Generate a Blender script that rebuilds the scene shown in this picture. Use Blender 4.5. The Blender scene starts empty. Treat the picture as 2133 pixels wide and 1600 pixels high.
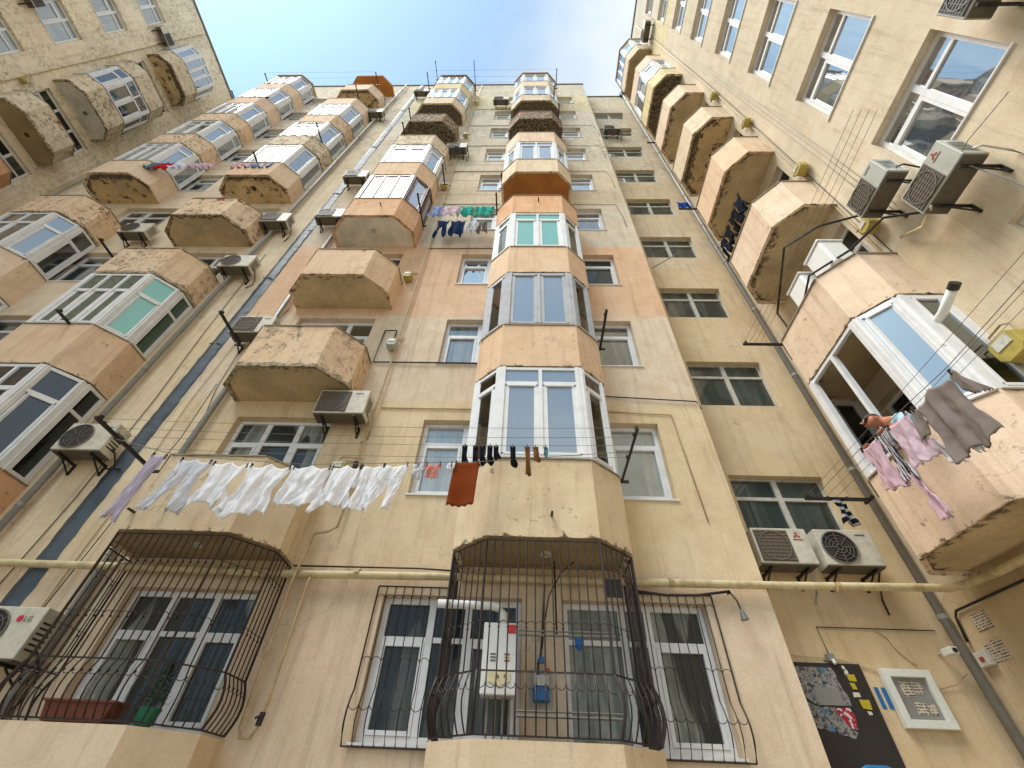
import bpy, bmesh, math, random
from mathutils import Vector, Matrix
R_ = math.radians
random.seed(7)
C = bpy.context.scene.collection
sc = bpy.context.scene
# ---------------------------------------------------------------- camera
CAMM = Matrix(((0.99933444, 0.01360756, 0.03384548),
               (-0.01429191, -0.70759293, 0.70647575),
               (0.03356223, -0.70648926, -0.70692751)))
RW = CAMM.transposed()          # camera -> world
CAMLOC = Vector((0, 0, 1.6))
cd = bpy.data.cameras.new('camera'); cam = bpy.data.objects.new('camera', cd); C.objects.link(cam)
FPX = 908.58
cd.sensor_width = 36; cd.lens = FPX/2133*36; cd.clip_end = 2000; cd.clip_start = .05
cam.matrix_world = Matrix.Translation(CAMLOC) @ RW.to_4x4()
sc.camera = cam
def at(px, py, **k):            # where a line of sight meets a wall or floor plane of the building
    (ax, v), = k.items(); i = 'XYZ'.index(ax)
    d = RW @ Vector((px-1066.5, -(py-800), -FPX)); t = (v-CAMLOC[i])/d[i]
    return CAMLOC + d*t
# ---------------------------------------------------------------- light
w = bpy.data.worlds.new('World'); sc.world = w; w.use_nodes = True
nt = w.node_tree; N = nt.nodes; L = nt.links; N.clear()
SUN_EL, SUN_AZ = R_(58), R_(236)
sky = N.new('ShaderNodeTexSky'); sky.sky_type = 'NISHITA'; sky.sun_disc = False
sky.sun_elevation = SUN_EL; sky.sun_rotation = SUN_AZ; sky.dust_density = 2.0; sky.air_density = 1.2
tc = N.new('ShaderNodeTexCoord')
mp = N.new('ShaderNodeMapping'); mp.inputs['Location'].default_value = (0.35, 0.2, 0.1)
L.new(tc.outputs['Generated'], mp.inputs['Vector'])
nz = N.new('ShaderNodeTexNoise'); nz.inputs['Scale'].default_value = 1.7; nz.inputs['Detail'].default_value = 6; nz.inputs['Roughness'].default_value = .5
L.new(mp.outputs[0], nz.inputs['Vector'])
sp = N.new('ShaderNodeSeparateXYZ'); L.new(tc.outputs['Generated'], sp.inputs[0])
ma = N.new('ShaderNodeMath'); ma.operation = 'MULTIPLY_ADD'; ma.inputs[1].default_value = 0.62; L.new(sp.outputs['X'], ma.inputs[0])
mn_ = N.new('ShaderNodeMath'); mn_.operation = 'MULTIPLY_ADD'; mn_.inputs[1].default_value = 1.5; mn_.inputs[2].default_value = -.24; L.new(nz.outputs['Fac'], mn_.inputs[0]); L.new(mn_.outputs[0], ma.inputs[2])
rp = N.new('ShaderNodeValToRGB'); rp.color_ramp.elements[0].position = .36; rp.color_ramp.elements[1].position = .70
rp.color_ramp.elements[0].color = (.30, .30, .30, 1); rp.color_ramp.elements[1].color = (.97, .97, .97, 1)
L.new(ma.outputs[0], rp.inputs[0])
mx = N.new('ShaderNodeMixRGB'); mx.inputs[2].default_value = (5.6, 6.1, 6.5, 1)
L.new(rp.outputs[0], mx.inputs[0])
gm = N.new('ShaderNodeMixRGB'); gm.blend_type = 'MULTIPLY'; gm.inputs[0].default_value = 1; gm.inputs[2].default_value = (.64, 1.13, 1.36, 1)
L.new(sky.outputs[0], gm.inputs[1]); L.new(gm.outputs[0], mx.inputs[1])
bg = N.new('ShaderNodeBackground'); bg.inputs[1].default_value = .092
ow = N.new('ShaderNodeOutputWorld'); L.new(mx.outputs[0], bg.inputs[0]); L.new(bg.outputs[0], ow.inputs[0])
sl = bpy.data.lights.new('sun', 'SUN'); sl.energy = 2.9; sl.angle = R_(34); sl.color = (1, .935, .86)
so = bpy.data.objects.new('sun', sl); C.objects.link(so)
sd = Vector((math.sin(SUN_AZ)*math.cos(SUN_EL), math.cos(SUN_AZ)*math.cos(SUN_EL), math.sin(SUN_EL)))
so.rotation_euler = (-sd).to_track_quat('-Z', 'Y').to_euler(); so.location = (-6, -12, 50)
sc.view_settings.view_transform = 'Standard'; sc.view_settings.look = 'None'
sc.view_settings.exposure = 0.84; sc.view_settings.gamma = 1
sc.cycles.max_bounces = 6; sc.cycles.transparent_max_bounces = 12; sc.cycles.use_denoising = True

# ---------------------------------------------------------------- materials
MATS = {}
def s2l(c): return tuple((x/12.92 if x <= .04045 else ((x+.055)/1.055)**2.4) for x in [v/255 for v in c])
def mute(c, k=.04):
    g = .3*c[0]+.59*c[1]+.11*c[2]; return tuple(v*(1-k)+g*k for v in c)
class NT:
    def __init__(s, name):
        s.m = bpy.data.materials.new(name); s.m.use_nodes = True; s.t = s.m.node_tree; s.n = s.t.nodes; s.l = s.t.links
        s.b = s.n['Principled BSDF']; s.out = s.n['Material Output']; MATS[name] = s.m
        s.b.inputs['Roughness'].default_value = .85
    def geo(s):
        return s.n.new('ShaderNodeNewGeometry').outputs['Position']
    def obj(s):
        return s.n.new('ShaderNodeTexCoord').outputs['Object']
    def scale(s, v, k, off=(0,0,0)):
        m = s.n.new('ShaderNodeMapping'); m.inputs['Scale'].default_value = k; m.inputs['Location'].default_value = off; s.l.new(v, m.inputs['Vector']); return m.outputs[0]
    def noise(s, v, sc_, det=4, ro=.55, dist=0):
        n = s.n.new('ShaderNodeTexNoise'); n.inputs['Scale'].default_value = sc_; n.inputs['Detail'].default_value = det
        n.inputs['Roughness'].default_value = ro; n.inputs['Distortion'].default_value = dist; s.l.new(v, n.inputs['Vector']); return n.outputs['Fac']
    def ramp(s, f, a, b, ca=0, cb=1):
        r = s.n.new('ShaderNodeMapRange'); r.inputs[1].default_value = a; r.inputs[2].default_value = b; r.inputs[3].default_value = ca; r.inputs[4].default_value = cb
        r.clamp = True; s.l.new(f, r.inputs[0]); return r.outputs[0]
    def math(s, op, a, b=None, c=None):
        n = s.n.new('ShaderNodeMath'); n.operation = op
        for i, x in enumerate((a, b, c)):
            if x is None: continue
            if isinstance(x, (int, float)): n.inputs[i].default_value = x
            else: s.l.new(x, n.inputs[i])
        return n.outputs[0]
    def mix(s, f, a, b, mode='MIX'):
        n = s.n.new('ShaderNodeMixRGB'); n.blend_type = mode
        for i, x in enumerate((f, a, b)):
            if isinstance(x, (int, float)): n.inputs[i].default_value = x
            elif isinstance(x, tuple): n.inputs[i].default_value = (*x[:3], 1)
            else: s.l.new(x, n.inputs[i])
        return n.outputs[0]
    def sep(s, v):
        n = s.n.new('ShaderNodeSeparateXYZ'); s.l.new(v, n.inputs[0]); return n.outputs
    def bump(s, h, st=.3, d=.02):
        n = s.n.new('ShaderNodeBump'); n.inputs['Strength'].default_value = st; n.inputs['Distance'].default_value = d
        s.l.new(h, n.inputs['Height']); s.l.new(n.outputs[0], s.b.inputs['Normal'])
    def col(s, c): 
        if isinstance(c, tuple): s.b.inputs['Base Color'].default_value = (*c[:3], 1)
        else: s.l.new(c, s.b.inputs['Base Color'])

def plaster_common(t, base, P, wear=None, peel=.62, zone=(.48, .62), crackamt=.28, under=((150,135,112), (205,198,180)), zmask=None):
    """mottled paint with rain streaks, patches where paint has come away and hairline cracks"""
    big = t.noise(P, .55, 5, .6); mid = t.noise(P, 3.1, 6, .65); fine = t.noise(P, 38, 3, .6)
    st = t.noise(t.scale(P, (5, 5, .35)), 1.6, 5, .65)
    c = t.mix(t.ramp(big, .35, .68), base, t.mix(.5, base, s2l((236, 219, 194))), 'MIX')
    c = t.mix(t.ramp(mid, .42, .75, 0, .36), c, s2l((184, 148, 112)))
    c = t.mix(t.ramp(st, .52, .8, 0, .46), c, s2l((136, 110, 86)))
    c = t.mix(t.ramp(fine, .35, .75, 0, .13), c, s2l((120, 100, 75)))
    z = t.ramp(t.noise(P, .9, 3, .6), zone[0], zone[1])
    pn = t.noise(P, 7.5, 9, .72, .4)
    if zmask is not None: z = t.math('MULTIPLY', z, zmask)
    pm = t.math('MULTIPLY', t.ramp(pn, peel-.03, peel+.012), z)
    if wear is not None: pm = t.math('MAXIMUM', pm, wear)
    uc = t.mix(t.ramp(t.noise(P, 11, 6, .7), .44, .56), s2l(tuple(int(v*.82) for v in under[0])), s2l(under[1]))
    c = t.mix(pm, c, uc)
    rim = t.math('MULTIPLY', t.math('MULTIPLY', t.ramp(pn, peel-.075, peel-.03), t.ramp(pn, peel+.02, peel-.01)), z)
    c = t.mix(t.math('MULTIPLY', rim, .3), c, s2l((92, 74, 52)))
    v = t.n.new('ShaderNodeTexVoronoi'); v.feature = 'DISTANCE_TO_EDGE'; v.inputs['Scale'].default_value = .8
    wp = t.n.new('ShaderNodeVectorMath'); wp.operation = 'ADD'
    wn = t.n.new('ShaderNodeTexNoise'); wn.inputs['Scale'].default_value = 2.2; wn.inputs['Detail'].default_value = 6; t.l.new(P, wn.inputs['Vector'])
    t.l.new(P, wp.inputs[0]); t.l.new(wn.outputs['Color'], wp.inputs[1]); t.l.new(wp.outputs[0], v.inputs['Vector'])
    cr = t.math('MULTIPLY', t.ramp(v.outputs['Distance'], .010, .002), t.ramp(t.noise(P, .7, 2), .57, .63))
    c = t.mix(t.math('MULTIPLY', cr, crackamt), c, s2l((96, 78, 56)))
    h = t.math('ADD', t.math('MULTIPLY', fine, .35), t.math('ADD', t.math('MULTIPLY', mid, .6), t.math('MULTIPLY', pm, -1.2)))
    t.bump(h, .45, .02)
    t.b.inputs['Roughness'].default_value = .9; t.b.inputs['Specular IOR Level'].default_value = .2
    return c

def mat_wall(name, stops, dz=0, **kw):
    t = NT(name); P = t.geo(); S = t.sep(P)
    jag = t.math('MULTIPLY_ADD', t.noise(P, 2.5, 5), .5, t.math('ADD', S[2], -.25))
    r = t.n.new('ShaderNodeValToRGB'); r.color_ramp.interpolation = 'CONSTANT'
    e = r.color_ramp.elements
    for i, (z, c) in enumerate(stops):
        x = e[0] if i == 0 else (e[1] if i == 1 else e.new(z/34))
        x.position = z/34; x.color = (*s2l(mute(c)), 1)
    t.l.new(t.math('DIVIDE', jag, 34), r.inputs[0])
    # rain runs that start under the sills and fade downwards
    fz = t.math('FRACT', t.math('DIVIDE', t.math('ADD', S[2], -2.16+2.98), 2.98))
    run = t.math('MULTIPLY', t.ramp(fz, .62, 1.0), t.ramp(t.noise(t.scale(P, (9, 9, .5)), 1.3, 6, .7), .56, .74)); run = t.math('MULTIPLY', run, t.ramp(t.noise(P, .8, 2), .42, .6))
    base_ = t.mix(t.math('MULTIPLY', run, .75), r.outputs[0], s2l((112, 96, 72)))
    # older, worse plaster high up
    lo_, hi_ = kw.pop('pz', (.12, 1)); zm = t.ramp(S[2], 15, 21, lo_, hi_); kw['zmask'] = zm
    if kw.pop('high', True):
        hz = t.math('MULTIPLY', t.ramp(S[2], 17.5, 21), t.ramp(t.noise(P, 5.5, 9, .8), .50, .54)); hz = t.math('MULTIPLY', hz, t.ramp(t.noise(P, .6, 3), .42, .52))
        kw['wear'] = hz
    c = plaster_common(t, base_, P, **kw)
    t.col(c)

MAIN_STOPS = [(0, (216,192,162)), (3.95, (220,197,155)), (7.0, (219,200,174)), (9.62, (222,181,146)), (12.95, (204,193,174)),
              (15.9, (200,184,156)), (18.9, (208,198,176)), (22.6, (208,202,186)), (27.4, (216,204,156)), (30.6, (206,198,178))]
MAINL_STOPS = [(0, (216,190,154)), (3.95, (222,200,162)), (9.5, (219,202,172)), (18.0, (216,198,166)), (24, (214,202,178))]
mat_wall('plaster_main', MAIN_STOPS)
mat_wall('plaster_left', MAINL_STOPS, pz=(.35, .8))
mat_wall('plaster_recess', [(0, (208,178,128)), (4.0, (212,186,142)), (13, (206,187,152)), (22, (202,190,164))])
mat_wall('plaster_right', [(0, (188,160,108)), (3.9, (204,188,156)), (8, (210,197,170)), (25.5, (218,204,150)), (27.8, (206,196,176))], high=False, peel=.66, pz=(.25, .4))
mat_wall('plaster_wing', [(0, (222,198,160)), (12, (250,234,208)), (21, (248,232,200)), (26, (246,236,210))], peel=.58, zone=(.42, .56), pz=(.4, .85), under=((168,150,118), (232,222,196)))

def mat_parapet(name, rgb, dmg=.5, brick=0.0, under=((124,108,84), (184,168,142))):
    t = NT(name); O = t.obj(); G = t.geo(); S = t.sep(O)
    n1 = t.noise(G, 6, 8, .72); n2 = t.noise(G, 1.3, 3)
    # chipped lower and upper rims, bigger holes where the second noise is high
    low = t.math('MULTIPLY_ADD', t.ramp(S[2], 0, .22, 1, 0), .26*dmg+.30, t.math('ADD', t.math('MULTIPLY', n1, .9), t.math('MULTIPLY', n2, .30*dmg)))
    wear = t.ramp(low, .90, .925)
    c = plaster_common(t, s2l(mute(rgb, .05)), G, wear=wear, peel=.70-.14*dmg, zone=(.50-.12*dmg, .60-.1*dmg), crackamt=.3, under=under)
    if brick > 0:
        bt = t.n.new('ShaderNodeTexBrick'); bt.inputs['Scale'].default_value = 4; bt.inputs['Color1'].default_value = (*s2l((168,84,54)), 1)
        bt.inputs['Color2'].default_value = (*s2l((140,66,44)), 1); bt.inputs['Mortar'].default_value = (*s2l((150,120,100)), 1); bt.inputs['Mortar Size'].default_value = .02
        cb = t.n.new('ShaderNodeCombineXYZ'); t.l.new(t.math('ADD', S[0], S[1]), cb.inputs[0]); t.l.new(S[2], cb.inputs[1]); t.l.new(cb.outputs[0], bt.inputs['Vector'])
        bm_ = t.math('MULTIPLY', t.ramp(t.noise(G, 1.7, 7, .65), .66-.1*brick, .675-.1*brick), t.ramp(S[2], .25, .35))
        c = t.mix(bm_, c, bt.outputs['Color'])
    t.col(c)
def mat_soffit(name, rgb, rim=.5, ruin=0.0):
    t = NT(name); O = t.obj(); G = t.geo(); S = t.sep(O)
    n1 = t.noise(G, 9, 8, .72); n2 = t.noise(G, 1.2, 4, .6)
    c = t.mix(t.ramp(n2, .35, .7), s2l(rgb), s2l(tuple(int(v*.80) for v in rgb)))
    c = t.mix(t.ramp(t.noise(G, 25, 4), .4, .7, 0, .2), c, s2l((90, 74, 50)))
    # object y runs outwards from the wall, 0 at the wall to 1 at the rim
    edge = t.math('MAXIMUM', t.ramp(S[1], .55, 1.0), t.ramp(t.math('ADD', t.math('ABSOLUTE', S[0]), t.math('MULTIPLY', S[1], .66)), 1.12, 1.42))
    e2 = t.math('ADD', t.math('MULTIPLY', edge, .34*rim+.08), t.math('MULTIPLY', n1, .9))
    m = t.ramp(e2, .74-.1*ruin, .77-.1*ruin)
    c = t.mix(m, c, t.mix(t.ramp(t.noise(G, 18, 5), .45, .6), s2l((74, 60, 44)), s2l((138, 120, 96))))
    if ruin:
        m2 = t.ramp(t.noise(G, 3.2, 8, .7), .58-.2*ruin, .61-.2*ruin)
        c = t.mix(m2, c, t.mix(t.ramp(t.noise(G, 16, 6, .7), .42, .6), s2l((40, 32, 24)), s2l((132, 118, 96))))
    t.col(c); t.bump(t.math('ADD', n1, t.math('MULTIPLY', m, -1)), .6, .04); t.b.inputs['Roughness'].default_value = .95
PCOL = {'peach': (226,190,154), 'pink': (228,200,172), 'orange': (224,166,120), 'cream': (224,203,166), 'beige': (220,200,168),
        'yellow': (224,206,150), 'pale': (226,216,196), 'rust': (214,132,78)}
for k, v in PCOL.items(): mat_parapet('parapet_'+k, v, .35)
mat_parapet('parapet_worn', (228,194,158), .85, .0, under=((150,140,116), (186,170,140)))
mat_parapet('parapet_wornrust', (228,194,158), .85, .3, under=((120,98,74), (176,156,126)))
mat_parapet('parapet_wornbeige', (222,206,176), .9, .0)
mat_parapet('parapet_brick', (222,208,182), .9, .75, under=((140,124,98), (190,172,144)))
mat_parapet('parapet_ruin', (190,168,140), 1.7, .3, under=((70,56,42), (150,132,108)))
mat_soffit('soffit_tan', (216,192,150), 1.0)
mat_soffit('soffit_grey', (236,230,214), .35)
mat_soffit('soffit_brown', (200,128,60), 0)
mat_soffit('soffit_dim', (176,154,116), .2)
mat_soffit('soffit_rough', (226,196,146), 1.6, .15)
mat_soffit('soffit_ruin', (120,100,74), 2.0, 1.0)

def simple(name, rgb, rough=.5, metal=0, noise_amt=.12, ns=12, spec=.5, dirt=(60,50,38), lin=False, bumpy=0):
    t = NT(name); G = t.geo()
    base = rgb if lin else s2l(rgb)
    n = t.noise(G, ns, 6, .65)
    c = t.mix(t.ramp(n, .45, .75, 0, noise_amt), base, s2l(dirt))
    t.col(c); t.b.inputs['Roughness'].default_value = rough; t.b.inputs['Metallic'].default_value = metal; t.b.inputs['Specular IOR Level'].default_value = spec
    if bumpy: t.bump(n, bumpy, .01)
    return t.m
simple('pvc', (226,226,226), .4, noise_amt=.22, ns=5, dirt=(120,108,90))
simple('pvc_grey', (176,176,178), .45, noise_amt=.3, ns=5)
simple('pvc_brown', (92,66,62), .4)
simple('pvc_old', (196,192,178), .5, noise_amt=.4, ns=8)
simple('iron', (30,22,20), .55, noise_amt=.5, ns=30, dirt=(88,50,30))
simple('black_iron', (24,22,22), .5, noise_amt=.3, ns=20, dirt=(70,50,36))
simple('joint_sheet', (78,88,95), .5, metal=.2, noise_amt=.6, ns=4, dirt=(32,36,38), bumpy=.5)
simple('pipe_grey', (140,139,134), .45, noise_amt=.4, ns=5, dirt=(96,86,70))
simple('pipe_yellow', (206,190,148), .55, noise_amt=.7, ns=6, dirt=(110,86,40))
simple('pipe_tan', (184,160,116), .5, noise_amt=.5, ns=7, dirt=(80,56,34))
simple('cable', (40,34,30), .6)
simple('wire', (120,118,110), .5)
simple('wire_light', (150,146,136), .5)
simple('ac_case', (204,199,182), .5, noise_amt=.5, ns=6, dirt=(130,114,88))
simple('ac_case_grey', (172,174,164), .5, noise_amt=.35, ns=6, dirt=(110,98,78))
simple('ac_under', (96,88,74), .7, noise_amt=.6, ns=10)
simple('ac_dark', (38,38,38), .5)
simple('ac_grille', (112,108,98), .5)
simple('ac_mesh_brown', (98,80,66), .6)
simple('meter_yellow', (176,158,78), .5, noise_amt=.5, ns=9, dirt=(110,90,30))
simple('meter_face', (206,204,192), .4, noise_amt=.4, ns=25)
simple('meter_blue', (28,104,170), .4)
simple('white_plastic', (232,232,228), .35, noise_amt=.1)
simple('red_plastic', (206,40,30), .4)
simple('cream_plastic', (228,214,170), .4)
simple('grey_text', (104,104,100), .5, noise_amt=0)
simple('maroon_text', (160,60,50), .5, noise_amt=0)
simple('logo_pink', (200,30,80), .4, noise_amt=0)
simple('terracotta', (118,64,44), .8, noise_amt=.3)
simple('pot_green', (20,110,80), .5)
simple('leaf', (46,66,30), .7)
simple('board_black', (42,38,36), .6, noise_amt=.3)
simple('frame_white', (222,222,212), .4)
simple('blue_paint', (28,104,160), .5, noise_amt=.3)
simple('sticker_yellow', (196,172,40), .6, noise_amt=.5, ns=60)
simple('paper', (214,208,192), .8, noise_amt=.2, ns=30)
simple('skin', (176,112,84), .55, noise_amt=.25, ns=20, dirt=(140,60,40))
simple('hair', (60,52,46), .8)
simple('shirt_blue', (150,182,200), .85)
simple('roof_felt', (110,106,98), .9)
simple('concrete_edge', (150,138,116), .9, noise_amt=.5, ns=10, bumpy=.5)
simple('pale_concrete', (158,152,140), .95, noise_amt=.3)  # courtyard ground, out of view; lightened so its bounce fills the balcony undersides
def cloth(name, rgb, stripe=None, sc_=26, dirt=.1):
    t = NT(name); O = t.obj(); G = t.geo()
    c = t.mix(t.ramp(t.noise(G, 60, 2), .4, .7, 0, dirt), s2l(rgb), s2l(tuple(int(v*.6) for v in rgb)))
    if stripe:
        S = t.sep(O); x = t.math('SINE', t.math('MULTIPLY_ADD', t.noise(O, 6, 3), 2, t.math('MULTIPLY', S[1 if sc_ > 0 else 2], abs(sc_)*(9 if sc_ > 0 else 4))))
        c = t.mix(t.ramp(x, .1, .4), c, s2l(stripe))
    t.col(c); t.b.inputs['Roughness'].default_value = .95; t.b.inputs['Specular IOR Level'].default_value = .1
    tr = t.n.new('ShaderNodeBsdfTranslucent'); mxs = t.n.new('ShaderNodeMixShader'); mxs.inputs[0].default_value = .28
    if isinstance(c, tuple): tr.inputs[0].default_value = (*c, 1)
    else: t.l.new(c, tr.inputs[0])
    t.l.new(t.b.outputs[0], mxs.inputs[1]); t.l.new(tr.outputs[0], mxs.inputs[2]); t.l.new(mxs.outputs[0], t.out.inputs['Surface'])
for n_, c_ in dict(white=(250,250,253), lilac=(206,196,216), greywhite=(226,228,236), pink=(226,160,150), rust=(142,68,32), black=(28,26,30), brown=(130,88,54),
                   teal=(60,176,160), navy=(26,60,104), periwinkle=(140,160,206), palepink=(220,196,208), grey=(148,136,130), palerose=(216,184,196), red=(196,50,50), blue=(28,70,160),
                   darknavy=(30,34,46), purple=(110,90,130), cyan=(96,140,150)).items(): cloth('cloth_'+n_, c_)
cloth('cloth_striped', (208,204,206), (40,44,60), 24)
cloth('cloth_blackstripe', (26,26,30), (170,170,170), -14)
cloth('cloth_leopard', (170,130,120), (90,50,50), 30)

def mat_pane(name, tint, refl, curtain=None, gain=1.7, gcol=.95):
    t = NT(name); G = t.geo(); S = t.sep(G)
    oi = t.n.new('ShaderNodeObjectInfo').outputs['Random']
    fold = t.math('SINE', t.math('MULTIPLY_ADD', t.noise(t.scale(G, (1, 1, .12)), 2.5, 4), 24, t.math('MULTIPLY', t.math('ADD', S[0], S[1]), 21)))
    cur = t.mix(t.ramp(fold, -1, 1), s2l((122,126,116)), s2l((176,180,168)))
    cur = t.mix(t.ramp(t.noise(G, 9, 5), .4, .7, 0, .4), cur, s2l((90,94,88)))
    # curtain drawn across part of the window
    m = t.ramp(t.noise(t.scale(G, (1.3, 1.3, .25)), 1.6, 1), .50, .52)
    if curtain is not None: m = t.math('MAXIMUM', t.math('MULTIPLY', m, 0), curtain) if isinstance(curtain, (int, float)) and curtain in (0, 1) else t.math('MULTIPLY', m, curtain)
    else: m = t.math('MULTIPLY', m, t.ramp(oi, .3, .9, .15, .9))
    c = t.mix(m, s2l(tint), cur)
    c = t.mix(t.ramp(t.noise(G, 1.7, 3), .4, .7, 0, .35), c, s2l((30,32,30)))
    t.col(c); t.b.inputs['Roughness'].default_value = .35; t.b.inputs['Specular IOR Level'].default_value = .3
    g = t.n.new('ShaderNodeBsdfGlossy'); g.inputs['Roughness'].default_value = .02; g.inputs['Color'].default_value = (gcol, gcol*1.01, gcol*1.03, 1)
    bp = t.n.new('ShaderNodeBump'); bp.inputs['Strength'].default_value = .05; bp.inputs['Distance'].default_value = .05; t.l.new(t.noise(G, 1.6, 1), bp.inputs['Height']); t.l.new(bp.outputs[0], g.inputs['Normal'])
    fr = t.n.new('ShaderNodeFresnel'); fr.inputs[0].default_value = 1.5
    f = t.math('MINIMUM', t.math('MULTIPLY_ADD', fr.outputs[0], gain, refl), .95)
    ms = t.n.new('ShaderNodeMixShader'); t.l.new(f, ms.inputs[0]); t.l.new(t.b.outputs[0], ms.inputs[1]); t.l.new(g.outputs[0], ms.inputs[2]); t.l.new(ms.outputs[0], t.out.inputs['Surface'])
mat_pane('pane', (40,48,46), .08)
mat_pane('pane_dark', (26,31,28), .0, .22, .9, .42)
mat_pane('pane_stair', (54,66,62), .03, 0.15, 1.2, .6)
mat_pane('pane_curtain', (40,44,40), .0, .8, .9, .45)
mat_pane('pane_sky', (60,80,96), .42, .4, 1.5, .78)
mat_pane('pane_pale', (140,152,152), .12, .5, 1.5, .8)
def mat_glazing(name, tint, refl, opac=0.0, opc=(200,220,220)):
    t = NT(name); G = t.geo()
    tr = t.n.new('ShaderNodeBsdfTransparent'); tr.inputs[0].default_value = (*s2l(tint), 1)
    g = t.n.new('ShaderNodeBsdfGlossy'); g.inputs['Roughness'].default_value = .02; g.inputs['Color'].default_value = (.70, .76, .82, 1)
    bp = t.n.new('ShaderNodeBump'); bp.inputs['Strength'].default_value = .05; bp.inputs['Distance'].default_value = .05; t.l.new(t.noise(G, 1.4, 1), bp.inputs['Height']); t.l.new(bp.outputs[0], g.inputs['Normal'])
    fr = t.n.new('ShaderNodeFresnel'); fr.inputs[0].default_value = 1.5
    t.b.inputs['Base Color'].default_value = (*s2l(opc), 1); t.b.inputs['Roughness'].default_value = .3
    m1 = t.n.new('ShaderNodeMixShader'); m1.inputs[0].default_value = opac; t.l.new(tr.outputs[0], m1.inputs[1]); t.l.new(t.b.outputs[0], m1.inputs[2])
    m2 = t.n.new('ShaderNodeMixShader'); t.l.new(t.math('MINIMUM', t.math('MULTIPLY_ADD', fr.outputs[0], 1.6, refl), .95), m2.inputs[0])
    t.l.new(m1.outputs[0], m2.inputs[1]); t.l.new(g.outputs[0], m2.inputs[2]); t.l.new(m2.outputs[0], t.out.inputs['Surface'])
mat_glazing('glazing', (170,180,176), .12)
mat_glazing('glazing_sky', (190,200,205), .20, .45, (172,184,192))
mat_glazing('glazing_bright', (205,215,220), .22, .5, (160,174,184))
mat_glazing('glazing_green', (70,130,100), .10, .35, (40,110,80))
mat_glazing('glazing_mint', (120,215,180), .12, .8, (104,190,158))
mat_glazing('glazing_lilac', (190,185,205), .30, .55, (196,194,212))
mat_glazing('glazing_dark', (120,128,124), .04)

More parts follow.
